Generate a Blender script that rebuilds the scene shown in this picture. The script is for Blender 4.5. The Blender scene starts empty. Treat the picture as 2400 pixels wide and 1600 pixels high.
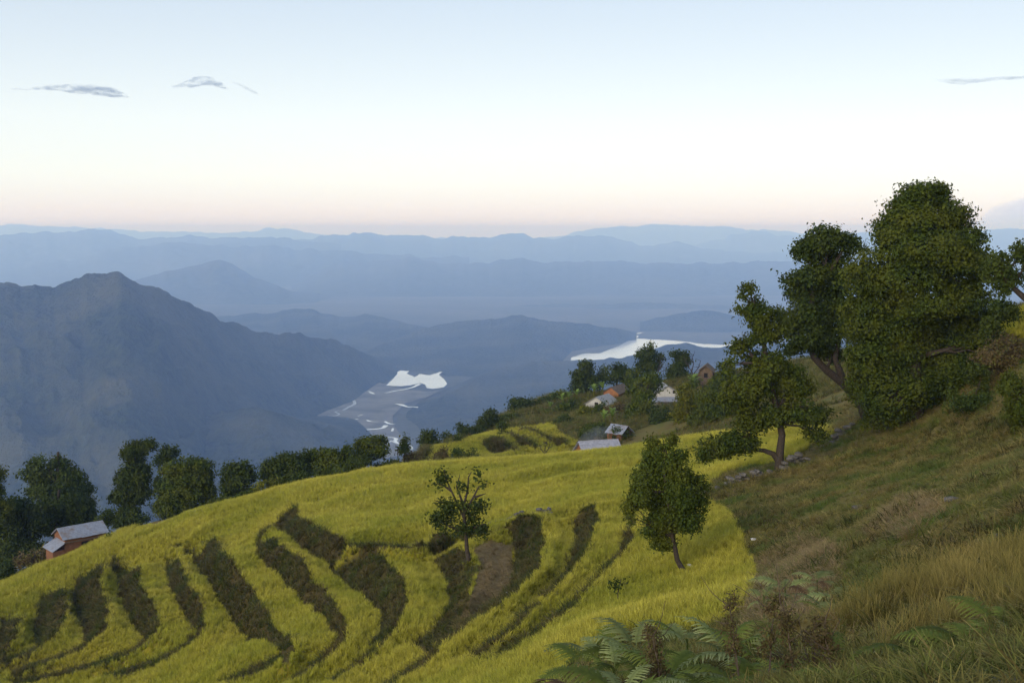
import bpy, math, random
import numpy as np
from mathutils import Vector

random.seed(7)
SC = bpy.context.scene
COL = SC.collection
F, HV = 2667.0, 538.0                 # focal length and eye level, in pixels of the 2400x1600 photograph
PITCH = math.atan((800 - HV) / F)

# ------------------------------------------------------------------ camera
cam_d = bpy.data.cameras.new('camera')
cam_d.sensor_width = 36.0
cam_d.lens = 36.0 * F / 2400.0
cam_d.clip_start = 0.1
cam_d.clip_end = 200000.0
cam = bpy.data.objects.new('camera', cam_d)
COL.objects.link(cam)
cam.rotation_euler = (math.pi / 2 - PITCH, 0, 0)
SC.camera = cam

# ------------------------------------------------------------------ sky and sun
SUN_AZ = math.radians(-150)          # the sun has gone down behind the camera, a little to the left
SUN_EL = math.radians(18)
w = bpy.data.worlds.new('World')
SC.world = w
w.use_nodes = True
nt = w.node_tree
bg = nt.nodes['Background']
sky = nt.nodes.new('ShaderNodeTexSky')
sky.sky_type = 'NISHITA'
sky.sun_disc = False
sky.sun_elevation = SUN_EL
sky.sun_rotation = SUN_AZ
sky.altitude = 1200
sky.air_density = 1.0
sky.dust_density = 0.6
sky.ozone_density = 2.0
tc = nt.nodes.new('ShaderNodeTexCoord')
sx = nt.nodes.new('ShaderNodeSeparateXYZ')
nt.links.new(tc.outputs['Generated'], sx.inputs[0])
up = nt.nodes.new('ShaderNodeMath'); up.operation = 'MAXIMUM'; up.inputs[1].default_value = 0.004
nt.links.new(sx.outputs[2], up.inputs[0])
cb = nt.nodes.new('ShaderNodeCombineXYZ')
nt.links.new(sx.outputs[0], cb.inputs[0]); nt.links.new(sx.outputs[1], cb.inputs[1]); nt.links.new(up.outputs[0], cb.inputs[2])
nt.links.new(cb.outputs[0], sky.inputs[0])
gm = nt.nodes.new('ShaderNodeGamma')          # compresses the sky's contrast so that it lights more evenly
gm.inputs[1].default_value = 0.27
nt.links.new(sky.outputs[0], gm.inputs[0])
rp = nt.nodes.new('ShaderNodeValToRGB')        # the dusk band all round the horizon
BAND = ((0.0, (0.87, 0.81, 0.87)), (0.015, (0.91, 0.84, 0.87)), (0.045, (0.99, 0.96, 0.93)), (0.09, (1.0, 0.98, 0.95)), (0.20, (0.81, 0.84, 0.88)), (0.5, (0.72, 0.81, 0.96)))
while len(rp.color_ramp.elements) < len(BAND): rp.color_ramp.elements.new(0.5)
for e_, (p_, c_) in zip(rp.color_ramp.elements, BAND):
    e_.position = p_; e_.color = (*c_, 1)
nt.links.new(sx.outputs[2], rp.inputs[0])
mx = nt.nodes.new('ShaderNodeMix'); mx.data_type = 'RGBA'; mx.blend_type = 'MULTIPLY'
mx.inputs[0].default_value = 1.0
nt.links.new(gm.outputs[0], mx.inputs[6]); nt.links.new(rp.outputs[0], mx.inputs[7])
nt.links.new(mx.outputs[2], bg.inputs[0])
bg.inputs[1].default_value = 0.15

sun_d = bpy.data.lights.new('sun', 'SUN')
sun_d.energy = 0.85
sun_d.angle = math.radians(40)
sun_d.color = (1.0, 0.90, 0.74)
sun = bpy.data.objects.new('sun', sun_d)
COL.objects.link(sun)
sd = Vector((math.sin(SUN_AZ) * math.cos(SUN_EL), math.cos(SUN_AZ) * math.cos(SUN_EL), math.sin(SUN_EL)))
sun.rotation_euler = (-sd).to_track_quat('-Z', 'Y').to_euler()

SC.view_settings.view_transform = 'Standard'
SC.view_settings.look = 'None'
SC.view_settings.exposure = 2.12
SC.view_settings.gamma = 1.0
SC.view_settings.use_curve_mapping = False
SC.cycles.use_denoising = True
SC.cycles.max_bounces = 5
SC.cycles.diffuse_bounces = 2
SC.cycles.glossy_bounces = 2
SC.cycles.transmission_bounces = 2
SC.cycles.transparent_max_bounces = 6
SC.cycles.volume_bounces = 3
SC.cycles.sample_clamp_indirect = 6.0

# ------------------------------------------------------------------ helpers
CP, SP = math.cos(PITCH), math.sin(PITCH)


def ray(u, v):
    """direction through a pixel of the photograph, scaled so that y = 1"""
    u = np.asarray(u, float); v = np.asarray(v, float)
    a = (u - 1200) / F; b = (800 - v) / F
    y = CP + b * SP
    return a / y, (-SP + b * CP) / y


def at(u, v, Y):
    rx, rz = ray(u, v)
    return np.stack([rx * Y, np.ones_like(rx) * Y, rz * Y], -1)


def to_px(x, y, z):
    d = y * CP - z * SP
    h = y * SP + z * CP
    d = np.where(d < 0.1, 0.1, d)
    return 1200 + F * x / d, 800 - F * h / d


def hash01(ix, iy, s):
    n = (ix.astype(np.int64) * 374761393 + iy.astype(np.int64) * 668265263 + s * 974634777) & 0x7fffffff
    n = ((n ^ (n >> 13)) * 1274126177) & 0x7fffffff
    n = ((n ^ (n >> 16)) * 1103515245) & 0x7fffffff
    return ((n ^ (n >> 15)) & 0xffff) / 65535.0


def vnoise(x, y, s=0):
    ix = np.floor(x); iy = np.floor(y)
    fx = x - ix; fy = y - iy
    fx = fx * fx * (3 - 2 * fx); fy = fy * fy * (3 - 2 * fy)
    a = hash01(ix, iy, s); b = hash01(ix + 1, iy, s)
    c = hash01(ix, iy + 1, s); d = hash01(ix + 1, iy + 1, s)
    return (a + (b - a) * fx) * (1 - fy) + (c + (d - c) * fx) * fy


def fbm(x, y, s=0, o=4):
    t = 0; a = 0.5
    for k in range(o):
        t = t + a * (vnoise(x, y, s + k * 17) - 0.5)
        x = x * 2.03 + 11.3; y = y * 2.03 - 7.1; a *= 0.5
    return t                           # about -0.4 .. 0.4


def link(name, me, mat=None, parent=None, **props):
    o = bpy.data.objects.new(name, me)
    COL.objects.link(o)
    if mat is not None and me is not None:
        if isinstance(mat, (list, tuple)):
            for m in mat: me.materials.append(m)
        else:
            me.materials.append(mat)
    if parent is not None:
        o.parent = parent
    for k, v in props.items():
        o[k] = v
    return o


def empty(name, loc, **props):
    o = bpy.data.objects.new(name, None)
    o.empty_display_size = 0.3
    o.location = loc
    COL.objects.link(o)
    for k, v in props.items():
        o[k] = v
    return o


def mesh_np(name, verts, faces, smooth=True, mi=None):
    """verts (n,3), faces (m,k) numpy -> mesh"""
    verts = np.asarray(verts, np.float32); faces = np.asarray(faces, np.int32)
    me = bpy.data.meshes.new(name)
    me.vertices.add(len(verts)); me.vertices.foreach_set('co', verts.ravel())
    k = faces.shape[1]
    me.loops.add(faces.size); me.loops.foreach_set('vertex_index', faces.ravel())
    me.polygons.add(len(faces))
    me.polygons.foreach_set('loop_start', np.arange(0, faces.size, k, dtype=np.int32))
    me.polygons.foreach_set('use_smooth', np.full(len(faces), smooth, bool))
    if mi is not None:
        me.polygons.foreach_set('material_index', np.asarray(mi, np.int32))
    me.update(calc_edges=True)
    me.validate()
    return me


def grid_faces(nr, nc, wrap=False):
    r = np.arange(nr - 1)[:, None]; c = np.arange(nc if wrap else nc - 1)[None, :]
    c2 = (c + 1) % nc
    return np.stack([r * nc + c, r * nc + c2, (r + 1) * nc + c2, (r + 1) * nc + c], -1).reshape(-1, 4)


def color_attr(me, name, arr):
    a = me.attributes.new(name, 'FLOAT_COLOR', 'POINT')
    d = np.ones((len(arr), 4), np.float32); d[:, :arr.shape[1]] = arr
    a.data.foreach_set('color', d.ravel())


class NT:
    """tiny node helper"""
    def __init__(s, name):
        s.m = bpy.data.materials.new(name); s.m.use_nodes = True
        s.t = s.m.node_tree; s.n = s.t.nodes
        s.b = s.n['Principled BSDF']; s.out = s.n['Material Output']

    def new(s, t, **kw):
        n = s.n.new(t)
        for k, v in kw.items():
            if hasattr(n, k): setattr(n, k, v)
        return n

    def lk(s, a, b): s.t.links.new(a, b)

    def noise(s, scale, detail=4, co='Object', rough=0.6, vec=None):
        n = s.new('ShaderNodeTexNoise'); n.inputs['Scale'].default_value = scale
        n.inputs['Detail'].default_value = detail; n.inputs['Roughness'].default_value = rough
        if vec is None:
            tc = s.new('ShaderNodeTexCoord'); vec = tc.outputs[co]
        s.lk(vec, n.inputs['Vector'])
        return n.outputs['Fac']

    def ramp(s, fac, stops):
        r = s.new('ShaderNodeValToRGB'); e = r.color_ramp.elements
        while len(e) < len(stops): e.new(0.5)
        for k, (p, c) in enumerate(stops):
            e[k].position = p; e[k].color = (c[0], c[1], c[2], 1)
        s.lk(fac, r.inputs['Fac'])
        return r.outputs['Color']

    def mix(s, fac, a, b, mode='MIX'):
        m = s.new('ShaderNodeMix', data_type='RGBA', blend_type=mode)
        for sock, val in ((m.inputs[0], fac), (m.inputs[6], a), (m.inputs[7], b)):
            if isinstance(val, (int, float)): sock.default_value = val
            elif isinstance(val, tuple): sock.default_value = (*val, 1)
            else: s.lk(val, sock)
        return m.outputs[2]

    def bump(s, h, dist, strength=1.0):
        b = s.new('ShaderNodeBump'); b.inputs['Distance'].default_value = dist
        b.inputs['Strength'].default_value = strength
        s.lk(h, b.inputs['Height']); s.lk(b.outputs[0], s.b.inputs['Normal'])

    def base(s, c, rough=0.8, spec=0.2):
        if isinstance(c, tuple): s.b.inputs['Base Color'].default_value = (*c, 1)
        else: s.lk(c, s.b.inputs['Base Color'])
        s.b.inputs['Roughness'].default_value = rough
        s.b.inputs['Specular IOR Level'].default_value = spec
        return s.m


def plain(name, c1, c2, scale=8.0, rough=0.85, spec=0.2, bump=0.0):
    t = NT(name)
    f = t.noise(scale)
    t.base(t.ramp(f, [(0.3, c1), (0.7, c2)]), rough, spec)
    if bump: t.bump(f, bump)
    return t.m
# ------------------------------------------------------------------ valley floor, mountains, lakes
FLOOR = -500.0


def forest_mat(name, c1, c2, c3, s=0.004):
    t = NT(name)
    big = t.noise(s, 5); fine = t.noise(s * 14, 3)
    c = t.mix(t.ramp(big, [(0.42, (0, 0, 0)), (0.68, (1, 1, 1))]), t.ramp(fine, [(0.3, c1), (0.7, c2)]), c3)
    t.base(c, 0.95, 0.05)
    t.bump(fine, 14.0, 1.0)
    return t.m


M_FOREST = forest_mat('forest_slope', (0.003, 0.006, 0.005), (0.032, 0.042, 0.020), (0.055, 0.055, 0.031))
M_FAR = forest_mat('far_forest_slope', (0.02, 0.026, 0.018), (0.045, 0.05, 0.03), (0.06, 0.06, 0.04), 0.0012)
t = NT('valley_floor')
a = t.noise(0.0016, 6); b = t.noise(0.02, 4)
c = t.mix(t.ramp(b, [(0.35, (0, 0, 0)), (0.65, (1, 1, 1))]), t.ramp(a, [(0.40, (0.055, 0.056, 0.038)), (0.62, (0.125, 0.11, 0.085))]), (0.075, 0.074, 0.05))
M_FLOOR = t.base(c, 0.95, 0.05)
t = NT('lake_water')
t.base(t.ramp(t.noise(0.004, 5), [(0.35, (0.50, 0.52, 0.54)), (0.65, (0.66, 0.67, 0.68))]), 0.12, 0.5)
t.bump(t.noise(0.02, 3), 2.0, 0.15)
t.b.inputs['IOR'].default_value = 1.5
M_WATER = t.m

# one flat valley floor to the horizon
rr = np.concatenate([np.linspace(500, 9000, 120), np.geomspace(9200, 46000, 40)])
az = np.radians(np.linspace(-40, 40, 161))
R, A = np.meshgrid(rr, az, indexing='ij')
X, Y = R * np.sin(A), R * np.cos(A)
Z = FLOOR + 2.4 * fbm(X / 500, Y / 500, 3) - 0.5
me = mesh_np('valley_floor', np.stack([X, Y, Z], -1).reshape(-1, 3), grid_faces(len(rr), len(az))[:, ::-1])
link('valley_floor', me, M_FLOOR, kind='structure')


def ridge(name, Y0, pts, front, back, mat, rough=1.0, nu=None, seed=0, nt_=44, skew=0.0, power=1.15, dy=None):
    """a mountain ridge: its crest follows pts, its flanks fall to the valley floor with spurs and gullies"""
    yy = np.array([p[2] if len(p) > 2 else Y0 for p in pts], float)
    pts = np.array([p[:2] for p in pts], float)
    u = np.linspace(pts[0, 0], pts[-1, 0], nu or int(max(60, (pts[-1, 0] - pts[0, 0]) / 6)))
    v = np.interp(u, pts[:, 0], pts[:, 1])
    k = np.array([1, 2, 3, 2, 1.]); k /= k.sum()
    v = np.convolve(np.pad(v, 2, mode='edge'), k, 'valid')
    v = v + rough * (11.0 * fbm(u / 26, u * 0 + seed, seed, 5) * 2 + 4.0 * fbm(u / 90, u * 0 + seed, seed + 2, 2))
    Yc = np.interp(u, pts[:, 0], yy) * (1 + skew * (u - u.mean()) / 1200 + 0.03 * fbm(u / 160, u * 0, seed + 5) * 2)
    crest = at(u, v, Yc)
    rd = np.stack([crest[:, 0], crest[:, 1]], -1); rd /= np.linalg.norm(rd, axis=1)[:, None]
    fr = np.interp(u, *zip(*front)) if isinstance(front, list) else np.full(len(u), float(front))
    front = fr.max()
    tt = np.concatenate([-np.linspace(1, 0, nt_) ** 1.2, np.linspace(0, 1, 14)[1:]])
    H = np.maximum(crest[:, 2] - (FLOOR - 8), 3.0)
    V = np.zeros((len(tt), len(u), 3))
    arc = u / 2667 * Y0
    for i, tv in enumerate(tt):
        w_ = abs(tv); of = np.where(tv < 0, tv * fr, tv * back)
        spur = fbm(arc / (front * 0.30) + 0.25 * of / front, of / front * 0.9 + seed, seed + 3, 5) * 2
        rg = 1 - np.abs(fbm(arc / (front * 0.22) + 0.35 * of / front, of / front * 0.5 + seed * 1.7, seed + 21, 4)) * 5
        spur = spur * 0.7 + rg * 0.45
        env = min(1.0, w_ * 3.2) * (1 - w_) ** 0.5
        prof = (1 - w_) ** power
        z = FLOOR - 8 + H * prof * (1 + rough * 0.55 * env * spur)
        z += env * rough * 0.16 * H * fbm(arc / (front * 0.07), of / (front * 0.07), seed + 9, 4) * 2
        V[i, :, 0] = crest[:, 0] + rd[:, 0] * of
        V[i, :, 1] = crest[:, 1] + rd[:, 1] * of
        V[i, :, 2] = z
    me = mesh_np(name, V.reshape(-1, 3), grid_faces(len(tt), len(u))[:, ::-1])
    return link(name, me, mat, kind='structure')


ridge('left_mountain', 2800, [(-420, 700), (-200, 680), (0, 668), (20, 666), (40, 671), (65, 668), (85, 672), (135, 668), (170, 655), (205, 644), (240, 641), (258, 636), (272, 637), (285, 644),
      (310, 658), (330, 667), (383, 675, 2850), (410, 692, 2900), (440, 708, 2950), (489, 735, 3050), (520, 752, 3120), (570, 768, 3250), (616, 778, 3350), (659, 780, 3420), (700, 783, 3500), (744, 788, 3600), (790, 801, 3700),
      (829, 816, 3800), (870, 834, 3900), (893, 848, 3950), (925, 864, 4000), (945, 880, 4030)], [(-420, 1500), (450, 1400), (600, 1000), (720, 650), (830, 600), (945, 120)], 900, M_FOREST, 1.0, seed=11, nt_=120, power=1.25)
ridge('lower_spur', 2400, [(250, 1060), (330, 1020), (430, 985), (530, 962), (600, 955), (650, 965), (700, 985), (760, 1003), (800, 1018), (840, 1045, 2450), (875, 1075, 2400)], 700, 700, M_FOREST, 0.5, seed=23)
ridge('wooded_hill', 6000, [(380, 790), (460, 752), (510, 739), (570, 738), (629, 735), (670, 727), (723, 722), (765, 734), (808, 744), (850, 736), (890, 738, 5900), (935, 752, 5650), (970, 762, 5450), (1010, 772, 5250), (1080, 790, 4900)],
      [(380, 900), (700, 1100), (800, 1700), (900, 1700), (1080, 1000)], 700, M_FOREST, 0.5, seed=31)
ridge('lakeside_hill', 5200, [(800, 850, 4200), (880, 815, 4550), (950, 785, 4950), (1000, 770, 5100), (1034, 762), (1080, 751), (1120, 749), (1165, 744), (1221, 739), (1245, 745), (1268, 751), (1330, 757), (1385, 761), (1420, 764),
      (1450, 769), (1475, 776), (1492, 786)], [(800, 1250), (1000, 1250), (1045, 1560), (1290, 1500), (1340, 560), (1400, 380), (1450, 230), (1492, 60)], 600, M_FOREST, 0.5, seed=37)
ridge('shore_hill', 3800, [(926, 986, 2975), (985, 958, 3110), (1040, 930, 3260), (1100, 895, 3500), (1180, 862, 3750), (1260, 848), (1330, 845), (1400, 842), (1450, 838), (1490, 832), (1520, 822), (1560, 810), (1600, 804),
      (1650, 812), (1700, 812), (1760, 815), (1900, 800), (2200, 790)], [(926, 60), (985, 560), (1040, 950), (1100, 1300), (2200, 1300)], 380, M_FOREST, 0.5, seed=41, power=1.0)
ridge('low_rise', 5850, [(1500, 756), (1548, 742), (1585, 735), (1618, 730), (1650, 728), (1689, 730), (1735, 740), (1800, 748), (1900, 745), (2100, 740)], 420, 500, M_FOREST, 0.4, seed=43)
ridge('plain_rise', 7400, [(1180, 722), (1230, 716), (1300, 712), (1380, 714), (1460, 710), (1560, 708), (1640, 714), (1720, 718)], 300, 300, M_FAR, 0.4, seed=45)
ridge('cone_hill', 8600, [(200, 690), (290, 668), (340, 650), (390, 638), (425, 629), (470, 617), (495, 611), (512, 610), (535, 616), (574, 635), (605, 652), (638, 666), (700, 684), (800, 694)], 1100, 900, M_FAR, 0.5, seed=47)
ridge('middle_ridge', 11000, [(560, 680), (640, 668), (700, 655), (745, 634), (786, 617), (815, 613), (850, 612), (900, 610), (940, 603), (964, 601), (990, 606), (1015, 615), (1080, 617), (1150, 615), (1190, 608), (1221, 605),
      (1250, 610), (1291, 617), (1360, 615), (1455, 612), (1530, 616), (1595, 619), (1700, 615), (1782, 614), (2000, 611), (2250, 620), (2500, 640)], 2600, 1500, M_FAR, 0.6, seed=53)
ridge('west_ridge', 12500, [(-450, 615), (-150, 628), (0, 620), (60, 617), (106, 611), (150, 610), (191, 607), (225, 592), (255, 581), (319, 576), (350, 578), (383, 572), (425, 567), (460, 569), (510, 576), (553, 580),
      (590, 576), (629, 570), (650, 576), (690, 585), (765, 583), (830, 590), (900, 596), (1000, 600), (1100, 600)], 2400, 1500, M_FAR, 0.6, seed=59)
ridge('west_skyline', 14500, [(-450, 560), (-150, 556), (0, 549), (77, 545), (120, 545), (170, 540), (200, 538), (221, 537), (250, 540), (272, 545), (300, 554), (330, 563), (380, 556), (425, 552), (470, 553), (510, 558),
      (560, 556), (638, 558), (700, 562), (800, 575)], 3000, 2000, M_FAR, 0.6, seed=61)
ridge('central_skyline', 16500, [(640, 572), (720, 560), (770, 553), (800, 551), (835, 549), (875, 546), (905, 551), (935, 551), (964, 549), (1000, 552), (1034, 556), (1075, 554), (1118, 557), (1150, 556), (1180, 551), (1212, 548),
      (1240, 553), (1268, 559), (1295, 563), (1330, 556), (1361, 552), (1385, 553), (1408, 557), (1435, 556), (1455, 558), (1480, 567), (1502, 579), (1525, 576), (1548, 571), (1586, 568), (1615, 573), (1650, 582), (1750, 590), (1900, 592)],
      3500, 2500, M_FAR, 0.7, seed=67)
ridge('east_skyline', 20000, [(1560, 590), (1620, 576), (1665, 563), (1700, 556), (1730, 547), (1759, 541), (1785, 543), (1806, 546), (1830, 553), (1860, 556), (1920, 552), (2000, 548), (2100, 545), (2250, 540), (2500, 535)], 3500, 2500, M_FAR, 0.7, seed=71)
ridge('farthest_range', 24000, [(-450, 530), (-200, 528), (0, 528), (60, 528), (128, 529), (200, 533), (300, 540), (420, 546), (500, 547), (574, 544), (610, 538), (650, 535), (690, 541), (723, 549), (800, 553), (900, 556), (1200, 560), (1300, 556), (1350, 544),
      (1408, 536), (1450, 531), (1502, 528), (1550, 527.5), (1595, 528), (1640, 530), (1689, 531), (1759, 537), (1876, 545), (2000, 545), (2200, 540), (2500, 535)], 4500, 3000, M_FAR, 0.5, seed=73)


def px_poly(name, pts, mat, z=FLOOR + 3.0, **kw):
    p = []
    for (ua, va), (ub, vb) in zip(pts, pts[1:] + pts[:1]):
        n = max(2, int(abs(ub - ua) / 3))
        for i in range(n):
            p.append((ua + (ub - ua) * i / n, va + (vb - va) * i / n))
    p = np.array(p); jj = np.arange(len(p))
    p[:, 0] += 4 * fbm(p[:, 0] / 6, p[:, 1] / 2, 4, 3); p[:, 1] += 1.8 * fbm(p[:, 0] / 7, p[:, 1] / 2, 9, 3)
    rx, rz = ray(p[:, 0], p[:, 1])
    Yd = z / rz
    vs = [(x * y, y, z) for x, y in zip(rx, Yd)]
    import mathutils
    tri = mathutils.geometry.tessellate_polygon([[Vector(q) for q in vs]])
    me = bpy.data.meshes.new(name); me.from_pydata(vs, [], [tuple(q) for q in tri]); me.update()
    if me.polygons and me.polygons[0].normal.z < 0: me.flip_normals()
    return link(name, me, mat, **kw)


def px_strip(paths, z=FLOOR + 3.0):
    """ribbons of water on the flat floor: (list of (u, v, half width in px))"""
    V, Fc = [], []
    for path in paths:
        p = np.array(path, float)
        tp = np.linspace(0, len(p) - 1, (len(p) - 1) * 6 + 1)
        # Catmull-Rom through the points
        q = []
        for t_ in tp:
            i = min(int(t_), len(p) - 2); f = t_ - i
            p0, p1, p2, p3 = p[max(i - 1, 0)], p[i], p[i + 1], p[min(i + 2, len(p) - 1)]
            q.append(0.5 * ((2 * p1) + (-p0 + p2) * f + (2 * p0 - 5 * p1 + 4 * p2 - p3) * f * f + (-p0 + 3 * p1 - 3 * p2 + p3) * f ** 3))
        q = np.array(q)
        rx, rz = ray(q[:, 0], q[:, 1]); Yd = z / rz
        c = np.stack([rx * Yd, Yd], -1)
        tg = np.gradient(c, axis=0); tg /= np.maximum(np.linalg.norm(tg, axis=1), 1e-6)[:, None]
        nrm = np.stack([-tg[:, 1], tg[:, 0]], -1)
        hw = (q[:, 2] * 1.5 * Yd / F * (1 + 0.9 * fbm(q[:, 0] / 5, q[:, 1] / 5, 3, 2)))[:, None]
        n0 = len(V)
        for i in range(len(c)):
            for s_ in (-1, 1):
                e = c[i] + s_ * nrm[i] * hw[i]
                V.append((e[0], e[1], z))
            if i:
                a_ = n0 + 2 * i
                Fc.append((a_ - 2, a_ - 1, a_ + 1, a_))
    return V, Fc


t = NT('river_flat')
t.base(t.ramp(t.noise(0.012, 6), [(0.32, (0.085, 0.080, 0.058)), (0.5, (0.15, 0.135, 0.105)), (0.7, (0.20, 0.18, 0.145))]), 0.95, 0.05)
px_poly('river_flat', [(715, 930), (740, 915), (790, 900), (860, 890), (905, 900), (950, 912), (1005, 918), (1030, 915), (1000, 930), (950, 945), (920, 975), (922, 995), (945, 1025), (970, 1060), (900, 1075), (860, 1050), (840, 1020), (815, 1005), (770, 995), (735, 965)],
        t.m, z=FLOOR + 2.4, kind='structure')
px_poly('left_lake', [(904, 851), (932, 859), (940, 868), (960, 869), (952, 875), (972, 883), (984, 876), (1008, 879), (1020, 875), (1040, 869), (1028, 878), (1040, 887), (1048, 899), (1040, 907), (1016, 911), (1000, 909),
        (996, 901), (986, 897), (960, 903), (940, 905), (904, 903), (920, 889), (932, 875), (928, 863)], M_WATER, kind='structure')
px_poly('side_lake', [(876, 834), (900, 836), (917, 836), (910, 842), (898, 845), (885, 841)], M_WATER, kind='structure')
px_poly('right_lake', [(1338, 838), (1370, 828), (1405, 828), (1430, 818), (1448, 812), (1470, 800), (1488, 792), (1520, 795), (1560, 797), (1600, 800), (1650, 806), (1690, 808), (1730, 806), (1730, 828), (1600, 830), (1500, 850), (1338, 850)],
        M_WATER, kind='structure')
V, Fc = px_strip([[(1487, 793, 2.5), (1493, 788, 2.5), (1484, 784, 2), (1496, 781, 2.5), (1508, 779, 1.2)]])
me = bpy.data.meshes.new('inlet'); me.from_pydata(V, [], Fc); me.update(); link('lake_inlet', me, M_WATER, kind='structure')
V, Fc = px_strip([
    [(902, 921, 1.0), (925, 916, 2.0), (948, 912, 2.5), (968, 907, 2.5), (984, 899, 3.0)],
    [(864, 916, 1.5), (872, 921, 2.5), (877, 923, 1.0)],
    [(804, 961, 2), (818, 953, 2.5), (831, 946, 3.0), (829, 938, 3.0), (828, 934, 2)],
    [(769, 953, 1.5), (782, 956, 1.0)],
    [(768, 974, 0.8), (785, 974, 1.5), (795, 970, 2), (786, 965, 1.5), (793, 963, 1)],
    [(752, 985, 1), (763, 989, 2)],
    [(926, 946, 1), (940, 948, 4), (955, 953, 3), (970, 953, 2), (984, 955, 3), (978, 957, 1)],
    [(823, 999, 2), (832, 1004, 3), (840, 1006, 1.5), (848, 1012, 1.2), (846, 1022, 4), (858, 1027, 2), (872, 1029, 1)],
    [(838, 975, 1), (850, 971, 2)], [(833, 982, 4), (840, 981, 2)], [(860, 984, 2), (868, 987, 2), (886, 988, 1)],
    [(902, 987, 2), (911, 992, 3), (926, 994, 0.8)],
    [(904, 996, 4), (898, 1002, 3.5), (880, 1005, 3), (862, 1006, 3), (848, 1008, 3), (842, 1013, 4), (848, 1019, 3), (862, 1024, 2.5), (885, 1024, 1.5), (910, 1024, 2), (928, 1027, 3.5), (925, 1034, 3.5), (935, 1039, 3), (948, 1040, 2.5), (962, 1045, 2.5), (964, 1053, 2.5)],
    [(921, 1032, 3), (910, 1036, 1.8), (905, 1042, 1.8), (910, 1046, 1)],
    [(921, 1003, 2), (919, 1010, 2)],
])
me = bpy.data.meshes.new('river'); me.from_pydata(V, [], Fc); me.update(); link('braided_river', me, M_WATER, kind='structure')

# the air
HAZE_TOP = 112.0
t = NT('haze_air'); t.n.remove(t.b)
pv = t.new('ShaderNodeVolumePrincipled')
pv.inputs['Color'].default_value = (0.34, 0.53, 1.0, 1)
pv.inputs['Absorption Color'].default_value = (0.95, 0.95, 0.95, 1)
pv.inputs['Density'].default_value = 0.00014
pv.inputs['Anisotropy'].default_value = 0.0
t.lk(pv.outputs[0], t.out.inputs['Volume'])
x0, x1, y0, y1, z0, z1 = -34000., 34000., -300., 47500., FLOOR - 30, HAZE_TOP
vs = [(x, y, z) for z in (z0, z1) for y in (y0, y1) for x in (x0, x1)]
fs = [(0, 2, 3, 1), (4, 5, 7, 6), (0, 1, 5, 4), (2, 6, 7, 3), (0, 4, 6, 2), (1, 3, 7, 5)]
me = bpy.data.meshes.new('haze'); me.from_pydata(vs, [], fs); me.update()
link('haze', me, t.m, kind='stuff')
# ------------------------------------------------------------------ the near hillside
CTRL = [  # u, v (pixels of the photograph), forward distance in metres
    (0, 1590, 72), (60, 1450, 84), (20, 1360, 97), (110, 1330, 104), (330, 1590, 62), (300, 1420, 78), (600, 1590, 50), (600, 1450, 61), (850, 1590, 43), (850, 1450, 51), (1000, 1595, 36), (1000, 1450, 47),
    (1200, 1450, 40), (1150, 1595, 30), (1350, 1480, 32), (1500, 1430, 30), (1640, 1440, 27), (300, 1245, 105), (500, 1190, 99), (500, 1290, 85), (700, 1140, 98), (700, 1240, 77),
    (900, 1105, 97), (900, 1200, 79), (850, 1270, 67), (950, 1270, 66), (1107, 1337, 56), (1000, 1360, 54), (1200, 1330, 53), (1130, 1390, 49), (1050, 1270, 63), (1200, 1080, 95), (1150, 1230, 66), (1300, 1200, 63),
    (1450, 1190, 61), (1380, 1280, 51), (1480, 1058, 91), (1300, 1130, 80), (1600, 1150, 62), (1617, 1335, 39), (1480, 1350, 41), (1690, 1200, 49), (1750, 1400, 31), (1550, 1040, 94), (1700, 1025, 88),
    (1850, 1045, 76), (1930, 1008, 84), (1828, 1100, 58), (1700, 1145, 56), (2000, 1030, 62), (2200, 1035, 50), (2400, 1035, 40), (2000, 1150, 41), (2000, 1250, 30), (2200, 1250, 22), (2390, 1250, 16.5),
    (1880, 1440, 21), (2050, 1430, 16), (2200, 1440, 12.5), (2390, 1440, 9.5), (2390, 1560, 7), (2150, 1595, 8.5), (1900, 1595, 10.5), (1700, 1595, 12), (1500, 1600, 13.5), (1380, 1620, 15),
    (2390, 740, 62), (2390, 860, 50), (2300, 900, 56), (2250, 950, 58),
    # the village spur beyond the field
    (1000, 1085, 118), (1040, 1045, 132), (900, 1130, 118), (1200, 1010, 142), (1250, 1060, 124), (1350, 965, 166), (1400, 1085, 113), (1470, 1015, 128), (1570, 955, 150), (1650, 905, 170), (1370, 925, 184), (1500, 905, 182),
    (1180, 975, 166), (1090, 1030, 142), (1750, 960, 122), (1900, 965, 100),
    (1300, 925, 186), (1580, 890, 186), (1720, 880, 172),
]
cx = []
for u, v, Yd in CTRL:
    rx, rz = ray(u, v)
    cx.append((float(rx) * Yd, Yd, float(rz) * Yd))
cx += [(0, 0, -1.65), (0, 4, -2.3), (3, 3, -1.5), (-3, 3, -3.0), (4, -3, 0.2), (-4, -4, -2.0), (0, -30, 6), (30, -10, 15), (35, 15, 4), (60, 30, 9), (70, 70, 8), (-30, -10, -16), (-40, 30, -28), (-60, 60, -40), (-75, 100, -54),
       (-62, 135, -52), (-45, 150, -50), (-30, 160, -49), (-10, 200, -48), (15, 215, -44), (40, 215, -38), (70, 190, -20), (80, 130, -2), (90, 0, 22), (0, 8, -4.0), (2, 11, -4.7), (6, 7, -2.9),
       (-6, 10, -6.5), (-10, 20, -12), (-5, 20, -10.2), (-55, 112, -39), (-46, 116, -38), (-35, 116, -35), (-26, 117, -32), (-70, 85, -38), (-47, 75, -29), (-85, 120, -58)]
cx = np.array(cx)


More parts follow.
